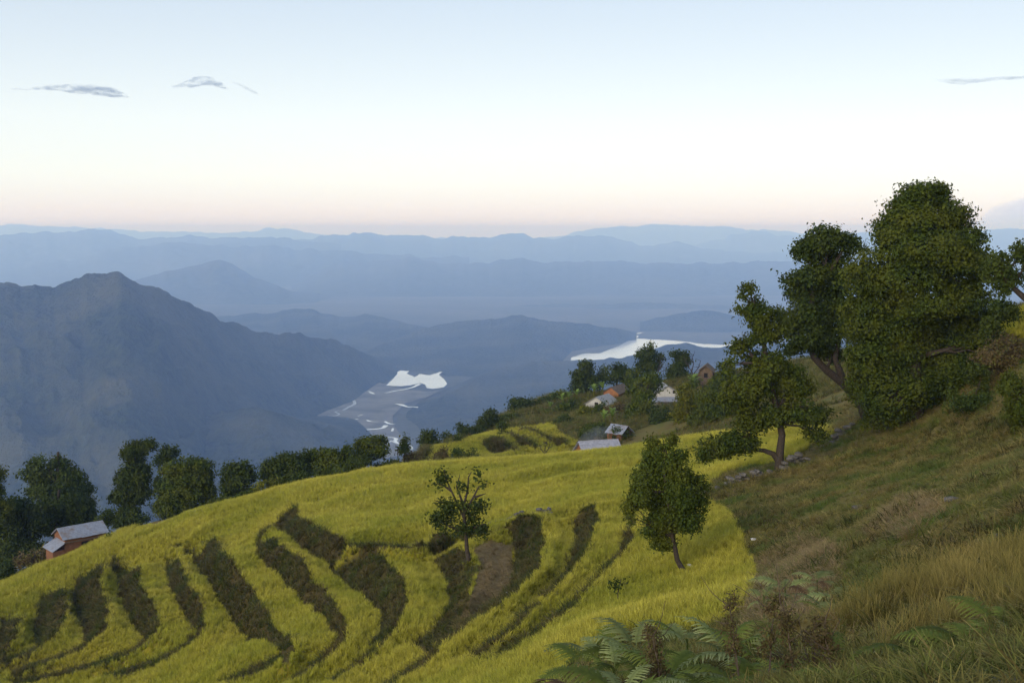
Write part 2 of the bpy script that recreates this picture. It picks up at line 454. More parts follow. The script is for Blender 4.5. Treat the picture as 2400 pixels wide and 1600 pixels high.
def tps_fit(P):
    S = 50.0
    p = P[:, :2] / S
    d = np.linalg.norm(p[:, None] - p[None], axis=-1)
    K = np.where(d > 0, d * d * np.log(d + 1e-12), 0) + np.eye(len(p)) * 0.0006
    A = np.zeros((len(p) + 3, len(p) + 3))
    A[:-3, :-3] = K; A[:-3, -3] = 1; A[:-3, -2:] = p; A[-3, :-3] = 1; A[-2:, :-3] = p.T
    return p, np.linalg.solve(A, np.concatenate([P[:, 2], [0, 0, 0]])), S


TP, TW, TS = tps_fit(cx)


def base_z(x, y):
    x = np.asarray(x, float); y = np.asarray(y, float); sh = x.shape
    q = np.stack([x.ravel(), y.ravel()], -1) / TS
    out = np.empty(len(q))
    for i in range(0, len(q), 20000):
        c = q[i:i + 20000]
        r2 = (c[:, 0:1] - TP[None, :, 0]) ** 2 + (c[:, 1:2] - TP[None, :, 1]) ** 2
        out[i:i + 20000] = (0.5 * r2 * np.log(r2 + 1e-12)) @ TW[:-3] + TW[-3] + c @ TW[-2:]
    out = out.reshape(sh)
    # outside the surveyed patch the mountain side simply falls away to the valley
    r = np.hypot(x, y - 40)
    k = np.clip((r - 185) / 70, 0, 1); k = k * k * (3 - 2 * k)
    far = -46 - (r - 185) * 0.62 + np.clip(x, 0, 200) * 0.10
    return out * (1 - k) + np.maximum(far, FLOOR - 20) * k


YS = np.geomspace(2.5, 260, 900)


def cast(u, v, off=0.0, ymin=2.5):
    """where the line of sight through a pixel first meets the smooth hillside (lifted by off)"""
    rx, rz = ray(u, v)
    rx = np.atleast_1d(rx); rz = np.atleast_1d(rz)
    res = np.zeros((len(rx), 3))
    Yg = YS[YS >= ymin]
    for i in range(len(rx)):
        d = rz[i] * Yg - base_z(rx[i] * Yg, Yg) - off
        k = np.where((d[1:] < 0) & (d[:-1] >= 0))[0]
        if len(k):
            k = k[0]; f = d[k] / (d[k] - d[k + 1]); Yd = Yg[k] + f * (Yg[k + 1] - Yg[k])
        else:
            Yd = Yg[np.argmin(np.abs(d))]
        res[i] = (rx[i] * Yd, Yd, rz[i] * Yd)
    return res


def c1(p): return [(x / 2.24, 900 + y / 2.24) for x, y in p]
def c2(p): return [(600 + x / 2.24, 900 + y / 2.24) for x, y in p]
def c3(p): return [(1200 + x / 2.24, 900 + y / 2.24) for x, y in p]
def c5(p): return [(800 + x / 3.92, 950 + y / 3.92) for x, y in p]


# terrace banks: (upper lip, foot, half height in metres), traced from far end to near end
BANKS = [
    (c2([(25, 785), (90, 735), (165, 690), (205, 655), (220, 715), (330, 768), (480, 832), (520, 842)]),
     c2([(40, 812), (110, 790), (190, 812), (260, 880), (400, 978), (470, 945)]), 0.75),
    (c2([(600, 890), (660, 930), (740, 1000), (775, 1070), (775, 1150), (740, 1230), (700, 1300), (640, 1400)]),
     c2([(400, 985), (440, 1012), (520, 1082), (600, 1140), (655, 1210), (678, 1270), (650, 1335), (600, 1410)]), 0.6),
    (c2([(60, 818), (130, 858), (220, 928), (262, 1000), (330, 1080), (400, 1150), (450, 1220), (467, 1290), (445, 1345)]),
     c2([(18, 840), (20, 900), (80, 972), (150, 1042), (220, 1120), (300, 1200), (370, 1262), (415, 1320), (432, 1352)]), 0.7),
    (c1([(1000, 885), (1060, 870), (1118, 815), (1150, 890), (1230, 970), (1290, 1040), (1330, 1110), (1380, 1200), (1450, 1270), (1512, 1330), (1512, 1380), (1490, 1440)]),
     c1([(940, 880), (985, 902), (1020, 930), (1060, 1000), (1130, 1092), (1190, 1162), (1220, 1240), (1300, 1335), (1312, 1388), (1360, 1372), (1430, 1395), (1470, 1445)]), 0.7),
    (c1([(930, 918), (960, 980), (980, 1060), (1030, 1120), (1062, 1200), (1072, 1270), (1040, 1322)]),
     c1([(880, 940), (888, 1010), (900, 1090), (940, 1152), (990, 1222), (1015, 1275), (1032, 1322)]), 0.6),
    (c1([(725, 965), (720, 1020), (742, 1090), (790, 1150), (822, 1210), (816, 1290), (780, 1342)]),
     c1([(600, 930), (612, 1020), (632, 1100), (662, 1180), (700, 1262), (740, 1310), (772, 1346)]), 0.7),
    (c1([(520, 960), (512, 1080), (532, 1130), (562, 1200), (542, 1290), (480, 1350)]),
     c1([(420, 1040), (400, 1110), (402, 1172), (420, 1240), (440, 1312), (455, 1366)]), 0.65),
    (c1([(322, 1080), (342, 1150), (332, 1230), (300, 1300), (212, 1372)]),
     c1([(232, 1125), (206, 1200), (196, 1280), (195, 1340), (200, 1376)]), 0.6),
    (c1([(100, 1220), (82, 1290), (50, 1350), (0, 1425)]), c1([(20, 1240), (10, 1300), (-10, 1370), (-20, 1430)]), 0.6),
    # the hollow with the sparse tree
    (c2([(500, 838), (600, 846), (830, 842), (880, 805), (935, 762), (1000, 745)]), c2([(480, 940), (600, 890), (760, 894), (890, 930), (960, 952), (1010, 905), (1060, 870)]), 0.95),
    (c2([(1060, 850), (1130, 880), (1172, 960), (1142, 1050), (1110, 1150), (1050, 1270), (960, 1370)]),
     c2([(930, 945), (962, 985), (1002, 1060), (1012, 1150), (980, 1232), (900, 1332), (790, 1400)]), 0.35),
    (c2([(1060, 752), (1230, 748), (1390, 690), (1490, 692), (1520, 800), (1502, 900), (1490, 960), (1442, 1022), (1372, 1092), (1300, 1142), (1182, 1232), (1000, 1372), (950, 1430)]),
     c2([(1090, 850), (1230, 815), (1330, 800), (1352, 850), (1354, 900), (1345, 1000), (1332, 1090), (1290, 1125), (1240, 1160), (1200, 1178), (1090, 1262), (980, 1372), (930, 1440)]), 0.5),
    (c3([(300, 695), (370, 665), (425, 640), (455, 690), (432, 800), (402, 880), (332, 970), (252, 1060), (172, 1132)]),
     c3([(285, 728), (322, 745), (330, 800), (316, 900), (272, 1002), (202, 1082), (165, 1120), (150, 1140), (140, 1150)]), 0.38),
    (c3([(560, 655), (640, 690), (652, 790), (602, 860), (542, 930), (492, 1000), (402, 1100), (380, 1115)]),
     c3([(590, 682), (612, 710), (612, 760), (560, 880), (502, 960), (440, 1030), (385, 1100), (368, 1116)]), 0.2),
    # the village terraces
    (c5([(520, 470), (640, 450), (720, 465), (790, 515), (880, 560)]), c5([(500, 500), (600, 500), (660, 560), (700, 590), (780, 590)]), 0.65),
    (c5([(1440, 320), (1400, 290), (1500, 345), (1560, 380), (1590, 430)]), c5([(1330, 350), (1300, 385), (1370, 450), (1450, 490), (1540, 480)]), 0.65),
    (c5([(1560, 250), (1640, 275), (1720, 330), (1770, 390)]), c5([(1530, 275), (1580, 330), (1650, 400), (1720, 430)]), 0.65),
    (c5([(1700, 200), (1780, 240), (1900, 270), (2020, 300), (2060, 350)]), c5([(1680, 240), (1760, 285), (1880, 330), (1960, 370), (2000, 420)]), 0.65),
]
def furrow(line, A_=0.5, w_=9):
    """a low step, no more than a line in the crop"""
    q = np.array(line)
    return ([(x + w_ / 2.24, y + w_ * 0.5 / 2.24) for x, y in line], [(x - w_ / 2.24, y - w_ * 0.5 / 2.24) for x, y in line], A_)


FURROWS = [furrow(c1([(470, 1360), (420, 1405), (330, 1440), (200, 1480), (60, 1520)])), furrow(c1([(775, 1350), (720, 1400), (600, 1450), (430, 1500), (250, 1545), (60, 1580)])),
           furrow(c1([(1036, 1330), (960, 1400), (840, 1460), (680, 1510), (520, 1560)])), furrow(c1([(1480, 1445), (1400, 1490), (1280, 1540), (1180, 1580)])), furrow(c2([(438, 1350), (400, 1405), (330, 1460), (250, 1520), (180, 1575)])),
           furrow(c2([(620, 1410), (560, 1470), (460, 1530), (380, 1580)])), furrow(c2([(940, 1440), (860, 1490), (760, 1550), (700, 1600)])), furrow(c1([(205, 1380), (150, 1420), (60, 1450), (-40, 1475)])),
           furrow(c3([(140, 1150), (90, 1210), (20, 1280), (-60, 1350), (-200, 1450)]), 0.35), furrow(c3([(368, 1120), (300, 1190), (200, 1260), (60, 1360), (-100, 1470)]), 0.3),
           furrow(c1([(940, 870), (960, 840), (1000, 800), (1100, 740)]), 0.25), furrow(c1([(600, 925), (640, 880), (720, 830), (850, 780)]), 0.25), furrow(c3([(0, 560), (150, 520), (320, 480), (480, 470), (640, 455)]), 0.28),
           furrow(c3([(0, 480), (200, 440), (420, 410), (640, 400)]), 0.22), furrow(c2([(330, 640), (600, 560), (900, 520)]), 0.15)]
N_BANKS = len(BANKS)
BANKS = BANKS + FURROWS
BT, BB, BA = [], [], []
for n_, (T_, B_, A_) in enumerate(BANKS):
    T_ = np.array(T_); B_ = np.array(B_)
    ym = 105 if 14 <= n_ < N_BANKS else 20
    A_ = A_ * (0.6 if n_ < 3 else 0.85 if n_ < N_BANKS else 0.55)
    BT.append(cast(T_[:, 0], T_[:, 1], A_, ym)[:, :2]); BB.append(cast(B_[:, 0], B_[:, 1], -A_, ym)[:, :2]); BA.append(A_)


def seg_dist(x, y, poly):
    d = np.full(x.shape, 1e9)
    for (ax, ay), (bx, by) in zip(poly[:-1], poly[1:]):
        dx, dy = bx - ax, by - ay
        L = max(dx * dx + dy * dy, 1e-9)
        t_ = np.clip(((x - ax) * dx + (y - ay) * dy) / L, 0, 1)
        d = np.minimum(d, (x - ax - t_ * dx) ** 2 + (y - ay - t_ * dy) ** 2)
    return np.sqrt(d)


def inside(x, y, poly):
    r = np.zeros(x.shape, bool)
    px_, py_ = poly[-1]
    for qx, qy in poly:
        c_ = ((qy > y) != (py_ > y))
        with np.errstate(divide='ignore', invalid='ignore'):
            r ^= c_ & (x < (px_ - qx) * (y - qy) / (py_ - qy + 1e-12) + qx)
        px_, py_ = qx, qy
    return r


FIELD_NEAR = [(-700, 1620), (-200, 1450), (20, 1350), (110, 1310), (200, 1275), (300, 1240), (380, 1225), (500, 1185), (620, 1150), (760, 1118), (850, 1103), (960, 1090), (1100, 1078), (1250, 1072), (1400, 1060), (1480, 1052), (1560, 1030),
              (1700, 1015), (1830, 1000), (1925, 996), (1960, 1012), (1880, 1060), (1830, 1085), (1760, 1092), (1690, 1112), (1650, 1150), (1640, 1175), (1705, 1195), (1732, 1250), (1755, 1302), (1776, 1346), (1755, 1392), (1735, 1436), (1675, 1472),
              (1600, 1480), (1450, 1480), (1330, 1560), (1280, 1640), (-700, 2100)]
FIELD_VILLAGE = c5([(380, 500), (520, 450), (720, 390), (900, 370), (1060, 345), (1140, 310), (1300, 265), (1420, 235), (1500, 220), (1640, 200), (1760, 190), (1960, 160), (1990, 240), (2080, 290), (2180, 330), (2160, 360), (2060, 460), (1600, 500), (900, 620), (300, 720)])
FIELD_EAST = [(2330, 640), (2700, 640), (2700, 800), (2400, 795), (2350, 780), (2330, 740)]
FALLOW = c2([(1130, 870), (1230, 820), (1345, 850), (1352, 1000), (1330, 1100), (1200, 1180), (1090, 1262), (980, 1375), (1050, 1270), (1110, 1150), (1150, 1050), (1172, 960)])
TALL = [(1880, 1545), (2010, 1455), (2080, 1400), (2200, 1340), (2320, 1295), (2400, 1285), (2500, 1300), (2500, 1440), (2320, 1450), (2250, 1480), (2150, 1520), (2000, 1560)]
DRY = [(1750, 1400), (1790, 1310), (1840, 1240), (1930, 1260), (1990, 1310), (1950, 1400), (1890, 1480), (1760, 1500)]
MASK = {}
UNDER = [(1230, 1660), (1300, 1560), (1390, 1475), (1500, 1465), (1690, 1465), (1780, 1440), (1850, 1500), (1900, 1560), (2080, 1530), (2280, 1490), (2420, 1430), (2420, 1680)]
DRY2 = [(2070, 1200), (2110, 1165), (2190, 1160), (2220, 1220), (2130, 1280), (2030, 1260)]


def ground(x, y):
    """height and cover masks (rice, bank, fallow, tall gold grass, dry patch) of the hillside"""
    x = np.asarray(x, float); y = np.asarray(y, float)
    z0 = base_z(x, y)
    near = (y > 18) & (y < 215) & (np.abs(x) < 90)
    xs, ys = x[near], y[near]
    res = np.zeros(xs.shape); wsum = np.full(xs.shape, 1e-4); best = np.full(xs.shape, 1e9); bank = np.zeros(xs.shape)
    jx = 0.55 * fbm(xs * 0.7, ys * 0.7, 90, 3); jy = 0.55 * fbm(xs * 0.55, ys * 0.55, 95, 3)
    dn = np.clip(0.85 + 1.5 * fbm(xs * 1.3, ys * 1.3, 61, 3), 0.2, 1.6)
    for n_, (T_, B_, A_) in enumerate(zip(BT, BB, BA)):
        dil = 0.22 if n_ < 9 else 0.22 if n_ == 9 else 0.0 if n_ < 14 else 0.18 if n_ < N_BANKS else 0.05 if n_ < N_BANKS + 10 else -0.04
        lo = np.minimum(T_.min(0), B_.min(0)) - 9; hi = np.maximum(T_.max(0), B_.max(0)) + 9
        m = (xs > lo[0]) & (xs < hi[0]) & (ys > lo[1]) & (ys < hi[1])
        xm, ym = xs[m] + jx[m], ys[m] + jy[m]
        dT = seg_dist(xm, ym, T_); dB = seg_dist(xm, ym, B_)
        ins = inside(xm, ym, np.concatenate([T_, B_[::-1]]))
        dm = np.where(ins, 0, np.minimum(dT, dB))
        gap = np.clip(np.minimum(1, (dT + dB) / 0.8), 0, 1)
        r_ = A_ * (dB - dT) / (dB + dT + 1e-6) * np.exp(-(dm / 4.0) ** 2) * gap
        w_ = 1 / (dm * dm + 0.06) ** 2
        res[m] += w_ * r_; wsum[m] += w_
        best[m] = np.minimum(best[m], dm - dil * (dn[m] if dil > 0 else 1))
        if n_ < N_BANKS: bank[m] = np.maximum(bank[m], ins)
    z = z0.copy(); z[near] += res / wsum
    z = z + 0.10 * fbm(x * 0.9, y * 0.9, 5, 4) + 0.28 * fbm(x * 0.21, y * 0.21, 8, 3)
    u, v = to_px(x, y, z)
    front = y > 1.5
    jn = 26 * fbm(x * 0.8, y * 0.8, 40, 3)
    bk = np.zeros(x.shape); bk[near] = bank
    bd = np.full(x.shape, 9.0); bd[near] = best
    # the far edge of the near field is a brow: what lies behind it is not field
    rice = ((inside(u + jn * 0.5, v + jn * 0.3, FIELD_NEAR) & (y < np.where(u < 1000, 106, 100)) & (y > 22)) |
            (inside(u, v, FIELD_VILLAGE) & (y > 112) & (y < 190)) | (inside(u, v, FIELD_EAST) & (y > 30) & (y < 90))) & front & (bk < 0.5)
    fallow = inside(u, v, FALLOW) & front & (y < 90) & (y > 30)
    tall = inside(u + jn, v + jn, TALL) & front & (y < 26)
    dry = (inside(u + jn, v + jn, DRY) | inside(u + jn, v + jn, DRY2)) & front & (y < 45)
    rice &= ~fallow & (bd > 0.02)
    z = z + 0.5 * fallow * 0
    under = inside(u + jn, v + jn, UNDER) & front & (y < 24)
    MASK['under'] = under
    rough_ = np.clip(fbm(x / 5, y / 5, 44, 4) - 0.06, 0, 1)   # hummocks and little slips on the open slope
    z = z + np.where(rice | (bk > 0.5), 0, 0.9 * rough_ * (x > 4) * (y < 75))
    infield = inside(u, v, FIELD_NEAR) & front & (y > 24) & (y < 98) & (bd < 3) & ~rice & ~fallow & (u < 1700)
    return z, rice, (bk > 0.5) | (bd < 0.0) | infield, fallow, tall, dry


# ground sheet: polar rows around the standing point, fine where the view is
rad = np.concatenate([np.linspace(0.6, 3, 9)[:-1], np.geomspace(3, 28, 110)[:-1], np.geomspace(28, 120, 250)[:-1], np.geomspace(120, 215, 70)[:-1], np.geomspace(215, 1400, 30)])
azd = np.concatenate([np.linspace(-180, -33, 40)[:-1], np.linspace(-33, -27, 22)[:-1], np.linspace(-27, 27, 440)[:-1], np.linspace(27, 33, 22)[:-1], np.linspace(33, 180, 40)[:-1]])
R, A = np.meshgrid(rad, np.radians(azd), indexing='ij')
X, Y = R * np.sin(A), R * np.cos(A)
Zg, m_rice, m_bank, m_fal, m_tall, m_dry = ground(X, Y)
nr, nc = X.shape
X0, Y0g, Z0 = X, Y, Zg
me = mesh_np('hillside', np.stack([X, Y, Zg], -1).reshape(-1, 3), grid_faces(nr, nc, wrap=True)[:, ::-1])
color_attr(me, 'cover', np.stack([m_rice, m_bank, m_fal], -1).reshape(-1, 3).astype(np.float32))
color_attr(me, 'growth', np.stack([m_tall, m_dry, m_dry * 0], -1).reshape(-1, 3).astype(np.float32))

t = NT('hillside_soil_and_turf')
at1 = t.new('ShaderNodeAttribute', attribute_name='cover'); s1 = t.new('ShaderNodeSeparateColor'); t.lk(at1.outputs['Color'], s1.inputs[0])
at2 = t.new('ShaderNodeAttribute', attribute_name='growth'); s2 = t.new('ShaderNodeSeparateColor'); t.lk(at2.outputs['Color'], s2.inputs[0])
n1 = t.noise(0.35, 6); n2 = t.noise(3.0, 5); n3 = t.noise(11.0, 4)
turf = t.ramp(n1, [(0.32, (0.12, 0.080, 0.026)), (0.5, (0.145, 0.118, 0.034)), (0.68, (0.095, 0.110, 0.024))])
turf = t.mix(t.ramp(n2, [(0.45, (0, 0, 0)), (0.75, (1, 1, 1))]), turf, (0.13, 0.105, 0.05))
soil_rice = t.ramp(n2, [(0.3, (0.10, 0.085, 0.012)), (0.7, (0.19, 0.16, 0.015))])
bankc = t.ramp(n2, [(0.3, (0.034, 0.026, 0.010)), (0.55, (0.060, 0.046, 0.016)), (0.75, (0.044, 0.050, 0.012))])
fal = t.ramp(n2, [(0.3, (0.12, 0.08, 0.034)), (0.7, (0.20, 0.145, 0.065))])
c = t.mix(s1.outputs[0], turf, soil_rice)
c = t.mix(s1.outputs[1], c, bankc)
c = t.mix(s1.outputs[2], c, fal)
c = t.mix(s2.outputs[1], c, t.ramp(n3, [(0.3, (0.14, 0.10, 0.055)), (0.7, (0.26, 0.195, 0.115))]))
t.base(c, 0.95, 0.05)
t.bump(n3, 0.06, 0.8)
M_HILL = t.m
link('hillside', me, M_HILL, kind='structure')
# ------------------------------------------------------------------ grass, rice and weeds
rng = np.random.default_rng(5)


def leaf_mat(name, stops, rough=0.6, trans=0.35, var=0.25, wscale=0.12, wcol=None, wamt=0.5, attr=True, spec=0.04):
    """foliage: colour along the blade (attribute 'tip'), a little different per plant and per spot of ground, light passing through"""
    t = NT(name)
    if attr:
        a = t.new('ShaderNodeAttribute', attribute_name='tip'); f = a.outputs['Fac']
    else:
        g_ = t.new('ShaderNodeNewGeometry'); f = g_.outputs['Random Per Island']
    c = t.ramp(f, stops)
    if wcol:
        g2 = t.new('ShaderNodeNewGeometry')
        nz = t.noise(wscale, 4, vec=g2.outputs['Position'])
        c = t.mix(t.ramp(nz, [(0.42, (0, 0, 0)), (0.62, (wamt, wamt, wamt))]), c, wcol)
    oi = t.new('ShaderNodeObjectInfo')
    mr = t.new('ShaderNodeMapRange'); mr.inputs['To Min'].default_value = 1 - var; mr.inputs['To Max'].default_value = 1 + var
    t.lk(oi.outputs['Random'], mr.inputs['Value'])
    hs = t.new('ShaderNodeHueSaturation'); t.lk(mr.outputs[0], hs.inputs['Value']); t.lk(c, hs.inputs['Color'])
    t.lk(hs.outputs[0], t.b.inputs['Base Color'])
    t.b.inputs['Roughness'].default_value = rough; t.b.inputs['Specular IOR Level'].default_value = spec
    if trans:
        tr = t.new('ShaderNodeBsdfTranslucent'); t.lk(hs.outputs[0], tr.inputs['Color'])
        ms = t.new('ShaderNodeMixShader'); ms.inputs[0].default_value = trans
        t.lk(t.b.outputs[0], ms.inputs[1]); t.lk(tr.outputs[0], ms.inputs[2]); t.lk(ms.outputs[0], t.out.inputs['Surface'])
    return t.m


def tuft_mesh(name, mat, n, h, spread, width, droop, seed, hvar=0.4, segs=3):
    r = np.random.default_rng(seed)
    V, Fc, T = [], [], []
    for k in range(n):
        a = r.uniform(0, 2 * math.pi); hh = h * r.uniform(1 - hvar, 1 + hvar * 0.4)
        lean = spread * r.uniform(0.2, 1.0); dr = droop * r.uniform(0.4, 1.2)
        o = np.array([math.cos(a), math.sin(a), 0]); sd_ = np.array([-math.sin(a + r.uniform(-1, 1)), math.cos(a), 0])
        b0 = np.array([r.uniform(-1, 1) * spread * 0.35, r.uniform(-1, 1) * spread * 0.35, -0.05])
        i0 = len(V)
        for s_ in range(segs + 1):
            q = s_ / segs
            c_ = b0 + o * (lean * q + dr * q ** 3) + np.array([0, 0, hh * q - dr * 0.9 * q ** 3])
            w_ = width * (1 - 0.75 * q)
            V += [c_ - sd_ * w_, c_ + sd_ * w_]; T += [q, q]
            if s_:
                j = i0 + 2 * s_
                Fc.append((j - 2, j - 1, j + 1, j))
    me = mesh_np(name, np.array(V), np.array(Fc))
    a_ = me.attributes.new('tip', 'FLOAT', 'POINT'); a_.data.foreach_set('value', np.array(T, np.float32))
    me.materials.append(mat)
    return me


def scatter(name, pts, scl, protos, label=None, tilt=0.15):
    """one object of very many small plants standing on the given points"""
    n = len(pts)
    me = bpy.data.meshes.new(name)
    me.vertices.add(n); me.vertices.foreach_set('co', np.asarray(pts, np.float32).ravel())
    a = me.attributes.new('scl', 'FLOAT', 'POINT'); a.data.foreach_set('value', np.asarray(scl, np.float32))
    rot = np.stack([rng.normal(0, tilt, n), rng.normal(0, tilt, n), rng.uniform(0, 6.283, n)], -1).astype(np.float32)
    a = me.attributes.new('rot', 'FLOAT_VECTOR', 'POINT'); a.data.foreach_set('vector', rot.ravel())
    a = me.attributes.new('pick', 'INT', 'POINT'); a.data.foreach_set('value', rng.integers(0, len(protos), n).astype(np.int32))
    o = link(name, me, None, kind='stuff')
    pc = bpy.data.collections.new(name + '_plants')
    for i, pm in enumerate(protos):
        pc.objects.link(bpy.data.objects.new('plant_%02d' % i, pm))
    g = bpy.data.node_groups.new(name, 'GeometryNodeTree')
    g.interface.new_socket('Geometry', in_out='INPUT', socket_type='NodeSocketGeometry')
    g.interface.new_socket('Geometry', in_out='OUTPUT', socket_type='NodeSocketGeometry')
    N = g.nodes
    gi, go = N.new('NodeGroupInput'), N.new('NodeGroupOutput')
    ip = N.new('GeometryNodeInstanceOnPoints'); ci = N.new('GeometryNodeCollectionInfo')
    ci.inputs['Collection'].default_value = pc; ci.inputs['Separate Children'].default_value = True; ci.inputs['Reset Children'].default_value = True
    ip.inputs['Pick Instance'].default_value = True

    def at_(nm, ty):
        q = N.new('GeometryNodeInputNamedAttribute'); q.data_type = ty; q.inputs['Name'].default_value = nm
        return [s_ for s_ in q.outputs if s_.enabled and s_.name == 'Attribute'][0]
    L = g.links
    L.new(gi.outputs[0], ip.inputs['Points']); L.new(ci.outputs[0], ip.inputs['Instance'])
    L.new(at_('pick', 'INT'), ip.inputs['Instance Index'])
    e2r = N.new('FunctionNodeEulerToRotation'); L.new(at_('rot', 'FLOAT_VECTOR'), e2r.inputs[0]); L.new(e2r.outputs[0], ip.inputs['Rotation'])
    L.new(at_('scl', 'FLOAT'), ip.inputs['Scale']); L.new(ip.outputs[0], go.inputs[0])
    md = o.modifiers.new('plants', 'NODES'); md.node_group = g
    return o


def sample(n, r0, r1, a0=-33, a1=33, fall=40.0):
    """random spots in the wedge of ground in view, thinning out with distance"""
    r = np.sqrt(rng.uniform(r0 ** 2, r1 ** 2, n))
    keep = rng.uniform(0, 1, n) < np.minimum(1, fall / r)
    r = r[keep]; a = np.radians(rng.uniform(a0, a1, len(r)))
    return r * np.sin(a), r * np.cos(a)


def frame_keep(x, y, z, m=380):
    u, v = to_px(x, y, z)
    return (u > -m) & (u < 2400 + m) & (v < 1600 + m)


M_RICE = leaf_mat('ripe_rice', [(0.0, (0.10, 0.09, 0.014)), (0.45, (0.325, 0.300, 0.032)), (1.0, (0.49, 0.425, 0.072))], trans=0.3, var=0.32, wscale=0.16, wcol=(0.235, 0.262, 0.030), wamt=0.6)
M_WEED = leaf_mat('bank_weeds', [(0.0, (0.034, 0.027, 0.010)), (0.6, (0.074, 0.060, 0.018)), (1.0, (0.14, 0.105, 0.038))], trans=0.2, var=0.5, wscale=0.6, wcol=(0.048, 0.064, 0.013), wamt=0.9)
M_TURF = leaf_mat('dry_turf', [(0.0, (0.095, 0.066, 0.022)), (0.6, (0.19, 0.148, 0.042)), (1.0, (0.31, 0.235, 0.085))], trans=0.25, var=0.45, wscale=0.4, wcol=(0.075, 0.12, 0.020), wamt=0.9)
M_STRAW = leaf_mat('straw_grass', [(0.0, (0.07, 0.06, 0.024)), (0.5, (0.19, 0.155, 0.045)), (1.0, (0.36, 0.275, 0.085))], trans=0.3, var=0.3, wscale=0.5, wcol=(0.12, 0.11, 0.025), wamt=0.7)
M_DRY = leaf_mat('dead_weeds', [(0.0, (0.11, 0.072, 0.030)), (0.6, (0.23, 0.16, 0.072)), (1.0, (0.34, 0.245, 0.125))], trans=0.2, var=0.35)

x, y = sample(540000, 21, 108, fall=46)
z, m_r, m_b, m_f, m_t, m_d = ground(x, y)
k = m_r & frame_keep(x, y, z)
dist = np.hypot(x, y)[k]
patch = 1 + 1.1 * fbm(x[k] / 2.6, y[k] / 2.6, 77, 3)
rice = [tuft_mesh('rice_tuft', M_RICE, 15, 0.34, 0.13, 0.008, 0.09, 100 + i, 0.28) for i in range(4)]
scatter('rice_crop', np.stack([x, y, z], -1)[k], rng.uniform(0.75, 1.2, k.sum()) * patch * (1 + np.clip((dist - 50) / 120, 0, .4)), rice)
N_RICE = int(k.sum())
# village rice
x, y = sample(150000, 108, 190, -12, 24, fall=400)
z, m_r, m_b2, m_f2, m_t2, m_d2 = ground(x, y)
k2 = m_r & frame_keep(x, y, z)
scatter('village_rice', np.stack([x, y, z], -1)[k2], rng.uniform(1.0, 1.5, k2.sum()), rice)

weed = [tuft_mesh('weed_tuft', M_WEED, 12, 0.34, 0.24, 0.015, 0.18, 200 + i) for i in range(4)]
# strewn by true surface area, so that steep faces are covered as well
gx, gy, gz = (0.25 * (q[:-1, :-1] + q[1:, :-1] + q[:-1, 1:] + q[1:, 1:]) for q in (X0, Y0g, Z0))
d1 = np.stack([X0[1:, 1:] - X0[:-1, :-1], Y0g[1:, 1:] - Y0g[:-1, :-1], Z0[1:, 1:] - Z0[:-1, :-1]], -1)
d2 = np.stack([X0[1:, :-1] - X0[:-1, 1:], Y0g[1:, :-1] - Y0g[:-1, 1:], Z0[1:, :-1] - Z0[:-1, 1:]], -1)
ar = 0.5 * np.linalg.norm(np.cross(d1, d2), axis=-1)
ar = ar * m_bank[:-1, :-1] * frame_keep(gx, gy, gz) * (gy > 20) * (gy < 190)
n_w = int(min(60000, 17 * ar.sum()))
pick = rng.choice(ar.size, n_w, p=(ar / ar.sum()).ravel())
wx = gx.ravel()[pick] + rng.normal(0, 0.1, n_w); wy = gy.ravel()[pick] + rng.normal(0, 0.15, n_w)
wz = ground(wx, wy)[0]
scatter('bank_weeds', np.stack([wx, wy, wz], -1), rng.uniform(0.5, 1.4, n_w) * (1 + np.clip((np.hypot(wx, wy) - 50) / 80, 0, 1)), weed)

turf = [tuft_mesh('turf_tuft', M_TURF, 12, 0.17, 0.14, 0.007, 0.10, 300 + i) for i in range(4)]
x, y = sample(330000, 3.0, 100, -6, 33, fall=18)
z, m_r, m_b, m_f, m_t, m_d = ground(x, y)
kt = ~m_r & ~m_b & frame_keep(x, y, z) & ~m_f
clump = np.clip(1 + 1.6 * fbm(x / 1.1, y / 1.1, 31, 3), 0.4, 2.2)
scatter('hill_turf', np.stack([x, y, z], -1)[kt], (rng.uniform(0.6, 1.4, len(x)) * clump)[kt] * (1 + np.clip((np.hypot(x, y)[kt] - 15) / 50, 0, 1.3)), turf)
kd = (m_d & frame_keep(x, y, z)) | (m_f & (rng.uniform(0, 1, len(x)) < 0.5))
dryt = [tuft_mesh('dry_tuft', M_DRY, 12, 0.26, 0.2, 0.006, 0.14, 350 + i) for i in range(3)]
scatter('dead_weeds', np.stack([x, y, z], -1)[kd], rng.uniform(0.6, 1.5, kd.sum()), dryt)

straw = [tuft_mesh('straw_tuft', M_STRAW, 12, 0.55, 0.26, 0.0045, 0.12, 400 + i, segs=4) for i in range(4)]
x, y = sample(90000, 5, 27, 8, 33, fall=14)
z, m_r, m_b, m_f, m_t, m_d = ground(x, y)
ks = m_t & (fbm(x * 0.9, y * 0.9, 55, 4) > rng.uniform(-0.1, 0.5, len(x)))
scatter('straw_grass', np.stack([x, y, z], -1)[ks], rng.uniform(0.4, 0.9, ks.sum()), straw)

